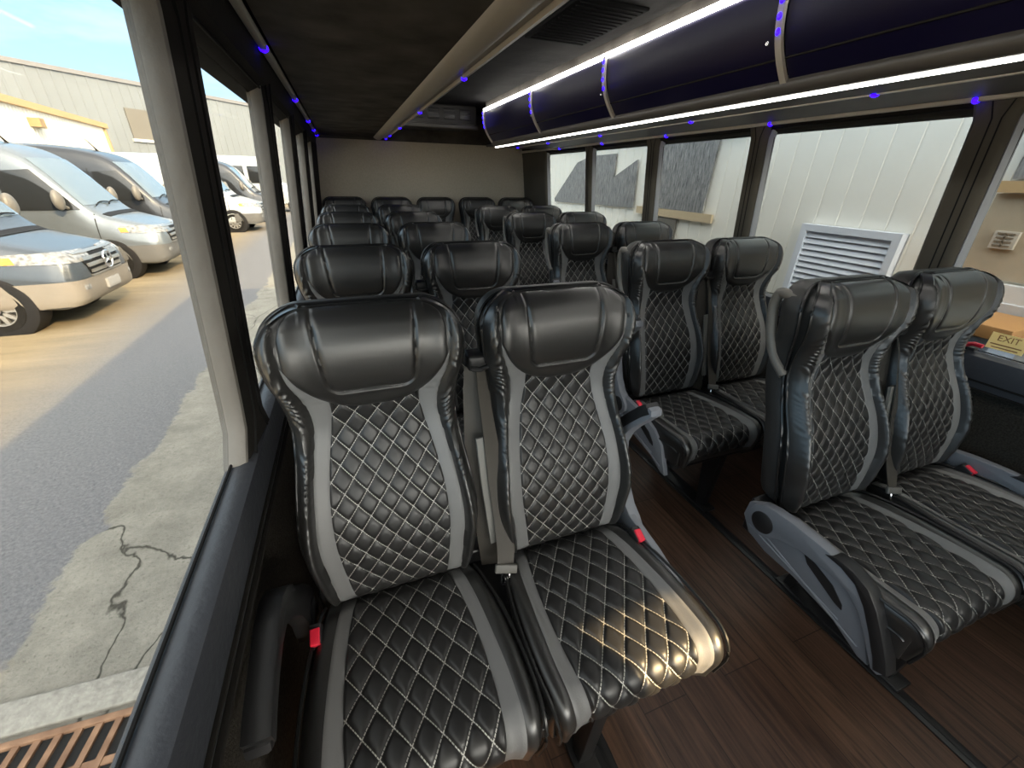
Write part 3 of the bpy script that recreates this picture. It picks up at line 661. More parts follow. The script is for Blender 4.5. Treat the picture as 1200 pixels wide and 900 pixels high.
def van_meshes():
    M = {}
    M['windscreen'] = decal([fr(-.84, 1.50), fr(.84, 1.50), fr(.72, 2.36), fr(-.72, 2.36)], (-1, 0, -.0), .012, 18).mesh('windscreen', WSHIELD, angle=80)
    M['hood_vent'] = decal([(-.86, -.70, 3), (-.86, .70, 3), (-.98, .74, 3), (-.98, -.74, 3)], (0, 0, -1), .010, 10).mesh('cowl', PLBLACK, angle=80)
    M['grille'] = decal([fr(-.46, .72), fr(.46, .72), fr(.58, 1.03), fr(-.58, 1.03)], (-1, 0, 0), .014, 12).mesh('grille', PLBLACK, angle=80)
    bars = MB()
    for z, w in ((.775, .46), (.865, .50), (.955, .54)):
        q = decal([fr(-w, z-.022), fr(w, z-.022), fr(w, z+.022), fr(-w, z+.022)], (-1, 0, 0), .040, 10); bars.add(q.v, q.f)
    q = decal([fr(-.60, 1.022), fr(.60, 1.022), fr(.60, 1.045), fr(-.60, 1.045)], (-1, 0, 0), .03, 10); bars.add(q.v, q.f)
    q = decal([fr(-.48, .705), fr(.48, .705), fr(.48, .73), fr(-.48, .73)], (-1, 0, 0), .03, 10); bars.add(q.v, q.f)
    M['bars'] = bars.mesh('grille_bar', mat('bright_grille_bar', (.40, .39, .37), .3, metal=.8), angle=60)
    em = MB()
    cx, cz, R = .075, .885, .125
    em.tube([(cx, R*math.cos(t), cz+R*math.sin(t)) for t in np.linspace(0, 2*PI, 33)], .015, 8, cap=False)
    for k in range(3):
        an_ = PI/2 + k*2*PI/3
        tip = Vector((cx, R*.95*math.cos(an_), cz+R*.95*math.sin(an_))); s1 = Vector((cx, .022*math.cos(an_+PI/3), cz+.022*math.sin(an_+PI/3))); s2 = Vector((cx, .022*math.cos(an_-PI/3), cz+.022*math.sin(an_-PI/3)))
        f_ = Vector((cx+.02, 0, cz)); bk = Vector((cx-.02, 0, cz))
        o = len(em.v); em.add([tip, s1, f_, s2, bk], [(0, 1, 2), (0, 2, 3), (0, 3, 4), (0, 4, 1)])
    M['emblem'] = em.mesh('emblem', CHROME, angle=30)
    M['intake'] = decal(quad_front(-.42, .42, .50, .60), (-1, 0, 0), .012, 8).mesh('lower_intake', PLBLACK, angle=80)
    M['plate'] = decal(quad_front(-.20, .20, .47, .60), (-1, 0, 0), .05, 6).mesh('number_plate', PLATE, angle=80)
    for s, nm in ((-1, 'r'), (1, 'l')):
        M['lamp'+nm] = decal([(.6, s*.62, .92), (.3, s*1.45, .96), (.3, s*1.45, 1.10), (.6, s*.62, 1.07)], (-1, -s*.55, 0), .016, 12).mesh('headlamp', LAMP, angle=80)
        M['amber'+nm] = decal([(.3, s*1.40, .97), (.3, s*1.49, .97), (.3, s*1.49, 1.06), (.3, s*1.40, 1.06)], (-1, -s*.55, 0), .022, 6).mesh('turn_lamp', AMBER, angle=80)
        M['fog'+nm] = decal([(.6, s*.70, .52), (.6, s*1.05, .53), (.6, s*1.05, .66), (.6, s*.72, .63)], (-1, -s*.25, 0), .012, 8).mesh('fog_lamp_recess', PLBLACK, angle=80)
        M['foglamp'+nm] = decal([(.6, s*.80, .55), (.6, s*.92, .55), (.6, s*.92, .62), (.6, s*.80, .62)], (-1, -s*.25, 0), .022, 6).mesh('fog_lamp', LAMP, angle=80)
        Y = s*2.0
        M['win'+nm] = decal([(-1.24, Y, 1.42), (-2.30, Y, 1.42), (-2.30, Y, 2.12), (-1.80, Y, 2.16)], (0, -s, 0), .012, 14).mesh('door_window', DARKGLASS, angle=80)
        M['rearwin'+nm] = decal([(-2.46, Y, 1.44), (-5.45, Y, 1.44), (-5.45, Y, 2.16), (-2.46, Y, 2.14)], (0, -s, 0), .012, 14).mesh('rear_side_window', DARKGLASS, angle=80)
        sm = MB()
        for x in (-1.06, -2.38):
            q = decal([(x, Y, .45), (x-.018, Y, .45), (x-.018, Y, 2.2 if x < -2 else 1.34), (x, Y, 2.2 if x < -2 else 1.34)], (0, -s, 0), .003, 8); sm.add(q.v, q.f)
        q = decal([(-2.38, Y, 1.02), (-5.5, Y, 1.02), (-5.5, Y, 1.05), (-2.38, Y, 1.05)], (0, -s, 0), .004, 8); sm.add(q.v, q.f)
        M['seam'+nm] = sm.mesh('door_seam', PLBLACK, angle=80)
        q = decal([(-.02, s*.9, .36), (-2.2, Y, .36), (-2.2, Y, .56), (-.02, s*.9, .56)], (0, -s, 0), .012, 14)
        mr = MB(); bm = bmesh.new(); bmesh.ops.create_uvsphere(bm, u_segments=20, v_segments=14, radius=1)
        for v in bm.verts: v.co = (-1.42+v.co.x*.085, s*1.16+v.co.y*.13, 1.62+v.co.z*.19)
        mr.bm(bm); mr.tube([(-1.42, s*.93, 1.46), (-1.42, s*1.06, 1.50), (-1.42, s*1.14, 1.56)], .035, 8); M['mirror'+nm] = mr.mesh('door_mirror', mat('taupe_mirror_shell', (.16, .15, .135), .45))
    M['wipers'] = None
    wp = MB()
    for y0, y1 in ((-.55, .10), (.0, .62)):
        pts = []
        for t in np.linspace(0, 1, 8):
            hit, nr, _, _ = VTREE.ray_cast(Vector((FX, y0+(y1-y0)*t, 1.47+.10*math.sin(PI*t)*.4+.04*t)), Vector((-1, 0, 0))); pts.append(tuple(hit+Vector((.03, 0, .02))))
        wp.tube(pts, .012, 6)
    M['wipers'] = wp.mesh('wiper', RUBBER)
    at = MB(); at.tube([(-2.35, 0, 2.62), (-2.42, 0, 2.74), (-2.55, 0, 2.92)], [.03, .014, .008], 6); M['aerial'] = at.mesh('roof_aerial', RUBBER)
    # wheel (axle along y)
    t = MB(); R, w = .36, .115
    t.lathe([(R*.62, -w), (R*.86, -w*1.05), (R*.97, -w*.8), (R, -w*.45), (R, w*.45), (R*.97, w*.8), (R*.86, w*1.05), (R*.62, w), (R*.60, 0), (R*.62, -w)], 'y', 40); M['tyre'] = t.mesh('tyre', TYRE, angle=35)
    r_ = MB(); r_.lathe([(R*.64, -w*.95), (R*.60, -w*.98), (R*.56, -w*.80), (R*.55, 0)], 'y', 40); r_.lathe([(0, -w*.86), (.07, -w*.86), (.085, -w*.70), (.085, 0)], 'y', 20)
    for k in range(10):
        a_ = 2*PI*k/10; c_, s_ = math.cos(a_), math.sin(a_); px, pz = -s_, c_
        pr = []
        for rr_, wd in ((.05, .034), (.21, .022)):
            for sg in (-1, 1): pr.append((rr_*c_+sg*wd*px, rr_*s_+sg*wd*pz))
        pr = [pr[0], pr[1], pr[3], pr[2]]
        r_.prism(pr, 1, -w*.86, -w*.55)
    M['rim'] = r_.mesh('rim', RIM, angle=35)
    b_ = MB(); b_.lathe([(0, -w*.4), (R*.58, -w*.4), (R*.58, -w*.2)], 'y', 24); M['rimback'] = b_.mesh('brake_disc', mat('dark_wheel_back', (.03, .03, .03), .6))
    ar = MB()
    ar.lathe([(.33, -.0), (.43, -.0), (.46, .012), (.47, .05), (.47, .30)], 'y', 40); M['arch'] = ar.mesh('wheel_arch', PLBLACK, angle=35)
    return M
VM = van_meshes()
# lower bumper skin: wraps the nose corner to corner
def bumper_mesh():
    zs = np.linspace(.345, .70, 9); P = []
    for z in zs:
        row = []
        for t in np.linspace(-1, 1, 61):
            ang = t*math.radians(100)
            o = Vector((-.75+2.2*math.cos(ang)*1.2, 2.4*math.sin(ang), z)); d = Vector((-.75, 0, z))-o
            hit, nr, _, _ = VTREE.ray_cast(o, d.normalized())
            if hit is None: hit, nr, _, _ = VTREE.find_nearest(o)
            zt = .70 if True else 0
            if nr.dot(d) > 0: nr = -nr
            row.append(tuple(hit + nr*.016))
        P.append(row)
    m = MB(); m.grid(P); return m.mesh('bumper', None, angle=80)
BUMP_ME = bumper_mesh()
def van(loc, paint, bump, label, rz=0.0, tall_win=True, group='vans parked in a row'):
    root = empty('van', loc, rz); tag(root, label, 'van', group)
    me = VAN_ME.copy(); me.materials.append(paint); child('body', me, root)
    b = BUMP_ME.copy(); b.materials.append(bump); bo = child('bumper', b, root)
    child('lower_intake', VM['intake'], bo); child('number_plate', VM['plate'], bo)
    child('windscreen', VM['windscreen'], root); child('cowl', VM['hood_vent'], root); child('wiper', VM['wipers'], root); child('roof_aerial', VM['aerial'], root)
    g = child('grille', VM['grille'], root); child('grille_bar', VM['bars'], g); child('emblem', VM['emblem'], g)
    for nm in 'rl':
        h = child('headlamp', VM['lamp'+nm], root); child('turn_lamp', VM['amber'+nm], h)
        f = child('fog_lamp_recess', VM['fog'+nm], bo); child('fog_lamp', VM['foglamp'+nm], bo)
        child('door_window', VM['win'+nm], root)
        if tall_win: child('rear_side_window', VM['rearwin'+nm], root)
        child('door_seam', VM['seam'+nm], root); child('door_mirror', VM['mirror'+nm], root)
    for x in (-1.0, -4.66):
        for s in (-1, 1):
            w = child('wheel', VM['tyre'], root, (x, s*.875, .36))
            if s > 0: w.rotation_euler = (0, 0, PI)
            child('rim', VM['rim'], w); child('brake_disc', VM['rimback'], w)
            a_ = child('wheel_arch', VM['arch'], root, (x, s*(.995 if s < 0 else .995), .38))
            if s > 0: a_.rotation_euler = (0, 0, PI)
    return root
def paint(name, c, metal=.25): return mat(name, c, .28, metal=metal, coat=.6)
P_NAVY = paint('dark_blue_grey_paint', (.055, .068, .085)); P_SILVER = paint('silver_paint', (.17, .195, .22), .4); P_DARK = paint('charcoal_paint', (.03, .034, .042)); P_WHITE = paint('white_paint', (.40, .43, .46), .1)
TAUPE = mat('taupe_bumper', (.20, .18, .155), .45)
van((-3.86, 8.78, GZ), P_NAVY, TAUPE, 'dark blue-grey van with taupe bumper, nearest of the parked row')
van((-3.92, 12.62, GZ), P_SILVER, mat('dark_grey_bumper', (.10, .10, .10), .5), 'tall silver van parked next to the dark blue-grey one', tall_win=False)
van((-3.85, 16.15, GZ), P_DARK, mat('taupe_bumper'), 'charcoal van parked just beyond the tall silver one')
van((-3.25, 21.2, GZ), P_WHITE, mat('dark_grey_bumper'), 'pale silver-white van beyond the charcoal one, seen through the second parking lot window', tall_win=False)
van((-3.0, 25.4, GZ), P_DARK, mat('dark_grey_bumper'), 'dark van with pale roof edge beyond the pale silver-white van')
sb = empty('shuttle_bus', (-2.6, 31.5, GZ)); tag(sb, 'white boxy shuttle bus at the far end of the parked row', 'bus')
mb = MB(); mb.box(-7, -.9, -1.15, 1.15, .45, 3.0, .12); mb.build('body', P_WHITE, sb)
mb = MB(); mb.hexa([(-.95, -1.0, .45), (.35, -.95, .45), (.35, .95, .45), (-.95, 1.0, .45), (-.95, -1.0, 1.7), (.15, -.9, 1.25), (.15, .9, 1.25), (-.95, 1.0, 1.7)], .08); mb.build('hood', P_WHITE, sb)
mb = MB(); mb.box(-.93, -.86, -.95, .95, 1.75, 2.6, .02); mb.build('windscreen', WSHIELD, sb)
for k in range(4):
    mb = MB(); mb.box(-6.5+k*1.35, -5.35+k*1.35, -1.17, -1.12, 1.6, 2.5, .02); mb.build('side_window', DARKGLASS, sb)
for x in (-.35, -5.4):
    for s in (-1, 1):
        w = child('wheel', VM['tyre'], sb, (x, s*.95, .36)); child('rim', VM['rim'], w)
        if s > 0: w.rotation_euler = (0, 0, PI)

# ---- pale ribbed building on the other side of the bus
PX = 3.6
pb = empty('metal_building', (PX, 4, GZ)); tag(pb, 'pale ribbed metal building close beside the bus', 'building')
CREAM = mat('pale_cream_metal', (.90, .885, .80), .55, noise=(1.2, .10), bump=(25, .15, .006))
mb, t3, n3b = corrugated((PX, 24), (PX, -4.4), GZ, 4.0, .175, .005, 'groove')
put(mb, 'metal_wall', CREAM, pb)
def flat(poly, d0, d1, name, m, root=pb, bev=0):
    o = MB().prism(poly, 0, PX-d1, PX-d0, bev); return put(o, name, m, root)
k36 = PX/3.2
def yz(*pts): return [(y*k36, z*k36+CAM_Z) for y, z in pts]
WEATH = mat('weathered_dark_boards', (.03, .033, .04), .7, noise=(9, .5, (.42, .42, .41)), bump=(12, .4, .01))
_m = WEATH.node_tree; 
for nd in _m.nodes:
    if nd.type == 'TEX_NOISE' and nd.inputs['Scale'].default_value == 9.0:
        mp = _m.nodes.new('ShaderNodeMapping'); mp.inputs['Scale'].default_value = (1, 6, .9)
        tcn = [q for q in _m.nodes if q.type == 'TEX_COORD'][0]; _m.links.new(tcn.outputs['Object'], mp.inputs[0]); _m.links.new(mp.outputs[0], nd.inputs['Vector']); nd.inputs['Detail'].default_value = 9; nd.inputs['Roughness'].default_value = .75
TANB = mat('pale_tan_band', (.56, .45, .29), .6)
flat(yz((9.5, .385), (2.95, .378), (2.95, .62), (9.5, .62)), .012, .05, 'upper_band', TANB)
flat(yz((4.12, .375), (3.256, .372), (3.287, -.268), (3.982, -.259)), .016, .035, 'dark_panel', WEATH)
flat(yz((4.3, -.262), (3.15, -.27), (3.15, -.345), (4.3, -.335)), .016, .04, 'lower_band', TANB)
flat(yz((4.0, -.35), (3.62, -.352), (3.62, -.75), (4.0, -.74)), .012, .03, 'low_window', mat('dull_taupe_window'))
flat(yz((5.82, .21), (5.455, .278), (4.855, .286), (4.866, .027), (4.412, .211), (4.38, -.29), (6.47, -.33), (6.48, -.278)), .016, .035, 'dark_panel', WEATH)  # sawtooth outline cuts the sunlit triangles out of the dark boards
# louvred vent
y0, y1, z0, z1 = 1.60*k36, 2.245*k36, -.80*k36+CAM_Z, -.258*k36+CAM_Z
VW = mat('white_louvre_paint', (.72, .77, .84), .5)
def sub(mb, name, m, par, angle=40):
    o = mb.build(name, m, par, False, angle); o.location = (0, 0, 0); return o
fm = MB(); t_ = .05
for a_ in ((y0, y1, z0, z0+t_), (y0, y1, z1-t_, z1), (y0, y0+t_, z0+t_, z1-t_), (y1-t_, y1, z0+t_, z1-t_)): fm.box(PX-.075, PX-.005, a_[0], a_[1], a_[2], a_[3])
vt = put(fm, 'louvred_vent', VW, pb); tag(vt, 'white louvred wall vent')
lv = MB(); nl = 11
for k in range(nl):
    z = z0+t_+(k+.5)*(z1-z0-2*t_)/nl; h = (z1-z0-2*t_)/nl*.50
    lv.hexa([(PX-.062, y0+t_, z-h), (PX-.058, y0+t_, z-h-.003), (PX-.058, y1-t_, z-h-.003), (PX-.062, y1-t_, z-h), (PX-.040, y0+t_, z+h), (PX-.036, y0+t_, z+h-.003), (PX-.036, y1-t_, z+h-.003), (PX-.040, y1-t_, z+h)])
sub(lv, 'louvre_slat', VW, vt)
bk = MB(); bk.box(PX-.012, PX+.0, y0, y1, z0, z1); sub(bk, 'vent_back', mat('dark_vent_back', (.5, .54, .6), .8), vt)
# door, boards and boxes seen through the frontmost window
dy0, dy1, dz1 = .28, 1.335, -.50+CAM_Z
mb = MB(); mb.box(PX-.05, PX, dy0, dy1, GZ+.02, dz1, .004); dr = put(mb, 'panel_door', mat('white_door_paint', (.74, .75, .74), .5), pb); tag(dr, 'white panelled door')
for a_, b_ in ((dy0+.10, dy0+.48), (dy0+.58, dy1-.10)):
    for c_, d_ in ((GZ+.25, GZ+.75), (GZ+.85, dz1-.42), (dz1-.34, dz1-.10)):
        mb = MB(); mb.box(PX-.058, PX-.045, a_, b_, c_, d_, .006); sub(mb, 'door_panel', mat('white_door_panel_paint', (.62, .63, .63), .5), dr)
mb = MB(); mb.lathe([(0, -.07), (.03, -.065), (.035, -.04), (.012, -.03), (.012, 0)], 'x', 16, (PX-.05, dy0+.09, GZ+.95)); sub(mb, 'door_knob', CHROME, dr)
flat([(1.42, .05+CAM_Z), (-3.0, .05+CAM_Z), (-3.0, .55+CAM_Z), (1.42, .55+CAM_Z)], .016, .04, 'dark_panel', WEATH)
flat([(1.45, -.02+CAM_Z), (-3.0, -.02+CAM_Z), (-3.0, .04+CAM_Z), (1.45, .04+CAM_Z)], .02, .06, 'window_sill', TAN)
flat([(1.46, -.485+CAM_Z), (-3.0, -.485+CAM_Z), (-3.0, -.025+CAM_Z), (1.46, -.025+CAM_Z)], .004, .016, 'beige_panel', mat('beige_wall_panel', (.55, .46, .33), .7, noise=(6, .25)))
fv = flat([(1.375, -.315+CAM_Z), (1.27, -.315+CAM_Z), (1.27, -.22+CAM_Z), (1.375, -.22+CAM_Z)], .016, .04, 'small_vent', mat('off_white_vent', (.62, .57, .48), .6))
gr = MB()
for k in range(4): gr.box(PX-.046, PX-.036, 1.285, 1.36, CAM_Z-.302+k*.022, CAM_Z-.294+k*.022)
gr.box(PX-.046, PX-.036, 1.319, 1.326, CAM_Z-.305, CAM_Z-.230); sub(gr, 'vent_grille', mat('brown_vent_grille', (.25, .2, .14), .7), fv)
cr = empty('storage_cabinet', (3.30, 1.30, GZ)); tag(cr, 'blue-grey cabinet under a brown board outside the frontmost window', 'cabinet')
mb = MB(); mb.box(-.16, .20, -.30, .42, .0, 1.48, .01); mb.build('cabinet_body', mat('blue_grey_cabinet', (.26, .32, .42), .5), cr)
mb = MB(); mb.box(-.19, .22, -.36, .46, 1.48, 1.55, .006); mb.build('cabinet_top', mat('brown_board', (.45, .24, .09), .6), cr)
mb = MB(); mb.box(-.167, -.16, -.27, .02, .20, 1.40, .003); mb.box(-.167, -.16, .06, .39, .20, 1.40, .003); mb.build('cabinet_door', mat('blue_grey_panel', (.34, .41, .5), .4), cr)
# ------------------------------------------------------------------ seats
HEAD_TOP = 0.742
def hw(w):
    w = np.asarray(w, float)
    base = hermite(w, [(0, .172), (.06, .188), (.13, .202), (.21, .208), (.30, .200), (.40, .188), (.46, .185), (.54, .192), (.60, .204), (.65, .209), (.75, .209)])
    r = .085; k = np.clip((w-(HEAD_TOP-r))/r, 0, 1)
    base = base - r*(1-np.sqrt(np.clip(1-k*k, 0, 1)))
    rb = .05; k2 = np.clip((rb-w)/rb, 0, 1)
    return base - rb*(1-np.sqrt(np.clip(1-k2*k2, 0, 1)))*.8
def cdepth(w): return hermite(w, [(0, .0), (.10, .020), (.20, .028), (.30, .016), (.39, -.008), (.46, -.015), (.53, .004), (.60, .034), (.67, .046), (.742, .036)])
XS = [(0, .150), (.10, .160), (.20, .170), (.30, .164), (.40, .150), (.46, .140), (.50, .138), (.54, .146), (.60, .166), (.64, .173), (.75, .174)]
XQ = [(0, .112), (.10, .124), (.20, .133), (.30, .130), (.40, .115), (.47, .101), (.53, .092)]
def xs_(w): return hermite(w, XS)
def xq_(w): return hermite(w, XQ)
def roll(e, R):
    e = np.clip(e, 0, R); return R - np.sqrt(np.clip(R*R-(R-e)**2, 0, None))
def fdepth(x, w):
    """forward depth of the leather front at (x, w)"""
    x = np.asarray(x, float); w = np.asarray(w, float)
    H = hw(w); ax = np.abs(x); xs = np.minimum(xs_(w), H-.004)
    B = hermite(w, [(0, .018), (.1, .034), (.22, .042), (.34, .038), (.46, .030), (.54, .024), (.60, .022), (.75, .021)])
    u = np.clip((ax-xs)/np.maximum(H-xs, .004), 0, 1)
    lead = sstep(-.05, .0, ax-xs)*.22                       # cushion dips a little between the bolsters
    bump = B*(lead*(1-u) + np.sin(PI*np.clip(u, 0, 1)**.8)*.78 + .22*u*0)
    wr = .0026*np.sin(2*PI*(w/.0205 + 1.3*np.sin(w*37+np.sign(x)) + .9*np.sin(ax*70+w*9)))*sstep(.24, .36, w)*(1-sstep(.62, .70, w))*np.sin(PI*np.clip(u, 0, 1))**1.2
    wr2 = .0012*np.sin(2*PI*(w/.035 + np.sin(w*23)))*sstep(.02, .1, w)*(1-sstep(.30, .38, w))*np.sin(PI*np.clip(u, 0, 1))
    top = roll(HEAD_TOP-w+.0005, .036); side = roll(np.maximum(H-ax, 0), .020)
    bow = -.05*(x*x)*sstep(.5, .62, w)*(-2.0)               # head wings come forward
    return cdepth(w) + bump + wr + wr2 + bow - top - side - .012*sstep(.03, 0, w)
TILT = .2235
def bmap(x, w, d):
    """backrest coordinates to local: x, y (rearward), z"""
    return np.stack([x, w*TILT - d, w*.957 + 0*d], -1)

def backrest_meshes():
    M = {}
    # rows, dense in wrinkles and near the top
    ws = np.concatenate([np.linspace(0, .05, 8)[:-1], np.linspace(.05, .30, 36)[:-1], np.linspace(.30, .62, 86)[:-1], np.linspace(.62, .70, 14)[:-1], .70+(HEAD_TOP-.70)*np.sin(np.linspace(0, PI/2, 16))])
    th = np.linspace(-1, 1, 71); sx = np.sign(th)*(1-(1-np.abs(th))**1.45)
    Wm, S = np.meshgrid(ws, sx, indexing='ij'); X = S*hw(Wm)
    front = bmap(X, Wm, fdepth(X, Wm))
    mb = MB(); mb.grid(front)
    # perimeter and rings to the back
    n, m = len(ws), len(sx)
    loop = [(i, 0) for i in range(n)] + [(n-1, j) for j in range(1, m)] + [(i, m-1) for i in range(n-2, -1, -1)] + [(0, j) for j in range(m-2, 0, -1)]
    def ring(depth, sc, rel=.75):
        return [bmap(X[i, j]*sc, (Wm[i, j]-.36)*(1-(1-sc)*.6)+.36, cdepth(Wm[i, j])*rel - depth) for i, j in loop]
    base = [front[i, j] for i, j in loop]
    def strip(mb, rings, cap=True):
        k = len(rings[0]); vs = [tuple(q) for r_ in rings for q in r_]; fs = []
        for a in range(len(rings)-1):
            for b in range(k): fs.append((a*k+b, a*k+(b+1) % k, (a+1)*k+(b+1) % k, (a+1)*k+b))
        o = len(mb.v); mb.add(vs, fs)
        if cap:
            # close with a grid of strips left-right so that the cap stays clean
            last = o+(len(rings)-1)*k
            L = [last+q for q in range(n)]; T = [last+n-1+q for q in range(m)]; Rr = [last+n-1+m-1+q for q in range(n)]
            for q in range(n-1): mb.f.append((L[q], L[q+1], Rr[n-2-q], Rr[n-1-q]))
            mb.f.append(tuple(T)); mb.f.append(tuple([last] + [last+k-1-q for q in range(m-2)] + [Rr[-1]]))
    strip(mb, [base, ring(.022, .985), ring(.040, .965)])
    M['body'] = mb.mesh('backrest', LEATHER, angle=50)
    sh = MB(); strip(sh, [ring(.034, .93), ring(.036, .985), ring(.040, 1.0), ring(.075, 1.0), ring(.098, .97), ring(.108, .93)])
    # front lip of the shell
    M['shell'] = sh.mesh('back_shell', LEATHER_SIDE, angle=55)
    pb = MB()
    for dep, sc, r in ((.037, 1.004, .0045),):
        pts = [q for q in ring(dep, sc)][:2*n+m-2:2]
        pb.tube(pts, r, 6)
    M['piping'] = pb.mesh('piping', PIPING)
    pts = [front[i, j] + np.array([0, 0.001, 0]) for i, j in loop][:2*n+m-2:2]
    M['piping2'] = MB().tube(pts, .0042, 6).mesh('piping', PIPING)
    # quilted panel
    nq, mq = 230, 110
    wq = np.linspace(.004, .528, nq); aq = np.linspace(-1, 1, mq)
    Wq, A = np.meshgrid(wq, aq, indexing='ij'); Xq = A*(xq_(Wq)+.003)
    Wq = Wq - 0*(Xq)
    def pillow(x, w, Wd, Hd, amp):
        a = x/Wd + w/Hd; b = x/Wd - w/Hd
        p = np.clip(np.abs(np.sin(PI*a)*np.sin(PI*b)), 0, 1)
        return amp*(.65*(1-(1-p)**4.5) + .35*p**.6)
    h = .002 + pillow(Xq, Wq, BW, BH, .0055)
    edge = np.minimum((1-np.abs(A))*xq_(Wq), np.minimum(Wq, .60-Wq)); h = h*sstep(0, .006, edge) - .003*(1-sstep(0, .003, edge))
    q = MB(); q.grid(bmap(Xq, Wq, fdepth(Xq, Wq)+h), uv=np.stack([Xq, Wq], -1))
    M['quilt'] = q.mesh('quilted_panel', QUILT_B, angle=80)
    # headrest pad
    def wpad(ax): return hermite(ax, [(0, .508), (.05, .511), (.085, .524), (.115, .545), (.138, .572), (.156, .602), (.168, .632)])
    def wtop(ax): return hermite(ax, [(0, .7415), (.11, .7405), (.132, .737), (.148, .730), (.160, .716), (.168, .690)])
    na, nb = 121, 100
    a = np.linspace(-1, 1, na); bt = np.linspace(0, 1, nb); bt = np.where(bt < .8, bt*1.05, .84+.16*np.sin((bt-.8)/.2*PI/2))
    Bm, Am = np.meshgrid(bt, a, indexing='ij'); Xp = np.sign(Am)*.168*(1-(1-np.abs(Am))**1.25)
    lo, hi = wpad(np.abs(Xp)), wtop(np.abs(Xp)); Wp = lo + (hi-lo)*Bm
    dist = np.minimum(np.minimum((Wp-lo), (.168-np.abs(Xp))*1.2), np.maximum(hi-Wp, (np.abs(Xp) < .125)*.05))
    puff = .012*np.sqrt(np.clip(1-(1-np.clip(dist/.026, 0, 1))**2, 0, 1)) - .003*(dist < 1e-5)
    xi = hermite(Wp, [(.55, .085), (.62, .094), (.75, .103)]); wi = .560
    # rounded-box signed distance of the inner pad
    rr = .024; qx = np.abs(Xp)-xi+rr; qy = (wi+rr)-Wp
    sdv = np.minimum(np.maximum(qx, qy), 0) + np.hypot(np.maximum(qx, 0), np.maximum(qy, 0)) - rr
    seam = -.0048*np.exp(-(sdv/.0030)**2) + .0012*np.exp(-((sdv-.007)/.005)**2) + .0022*sstep(.002, -.014, sdv)
    hp = MB(); hp.grid(bmap(Xp, Wp, fdepth(Xp, Wp) + puff + seam*sstep(0, .006, dist)))
    M['head'] = hp.mesh('headrest', LEATHER, angle=80)
    # grey stripes
    for s, nm in ((-1, 'sl'), (1, 'sr')):
        wv = np.linspace(.003, .50, 60)
        inner = [(xq_(w)-.001, w) for w in wv]; outer = [(xs_(w), w) for w in wv]
        axx = np.linspace(.098, .158, 22); inner += [(q, float(wpad(q))+.004) for q in axx]
        wo = np.linspace(.505, .640, 22); outer += [(float(xs_(w)), w) for w in wo]
        I = np.array([(float(p_), float(q_)) for p_, q_ in inner]); O = np.array([(float(p_), float(q_)) for p_, q_ in outer])
        cols = np.linspace(0, 1, 9); Pm = I[:, None, :]*(1-cols)[None, :, None] + O[:, None, :]*cols[None, :, None]
        hh = .0030*np.ones(Pm.shape[:2]); hh[:, 0] = hh[:, -1] = .0008; hh[0] = -.001
        hh += .0006*np.sin(Pm[..., 1]*2*PI/.02+np.sin(Pm[..., 1]*60)*2)*sstep(.46, .53, Pm[..., 1])
        g = MB(); g.grid(bmap(s*Pm[..., 0], Pm[..., 1], fdepth(Pm[..., 0], Pm[..., 1]) + hh))
        M[nm] = g.mesh('grey_stripe', STRIPE, angle=80)
    return M

def hc(q): return hermite(q, [(0, .185), (.06, .200), (.16, .218), (.28, .227), (.38, .226), (.44, .219), (.50, .210), (.58, .206)])
QL = .53
def cpos(x, q, h=0.0):
    """cushion surface: x across, q along the top from the rear then down over the front lip"""
    x, q = np.broadcast_arrays(np.asarray(x, float), np.asarray(q, float))
    R = .045; q0 = .385                                     # start of the rounded front
    z0 = hermite(np.minimum(q, q0), [(0, -.012), (.10, .0), (.24, .008), (.385, .012)])
    ang = np.clip((q-q0)/R, 0, PI/2*1.12)
    rest = np.maximum(q-q0-R*PI/2*1.12, 0)
    y = -np.minimum(q, q0) - R*np.sin(ang) + rest*np.sin(.19)
    z = z0 - R*(1-np.cos(ang)) - rest*np.cos(.19)
    ny = -np.sin(ang); nz = np.cos(ang)
    H = hc(q); ax = np.abs(x); xs = .178
    u = np.clip((ax-xs)/np.maximum(H-xs, .01), 0, 1)
    d = .012*sstep(-.03, .012, ax-xs) - roll(np.maximum(H-ax, 0), .026) + .004*np.sin(PI*u) - .004*np.cos(x/.15*PI/2)**2*0
    d = d + .010*sstep(.05, .0, q)*-1 + h
    return np.stack([x, y + ny*d, z + nz*d], -1)
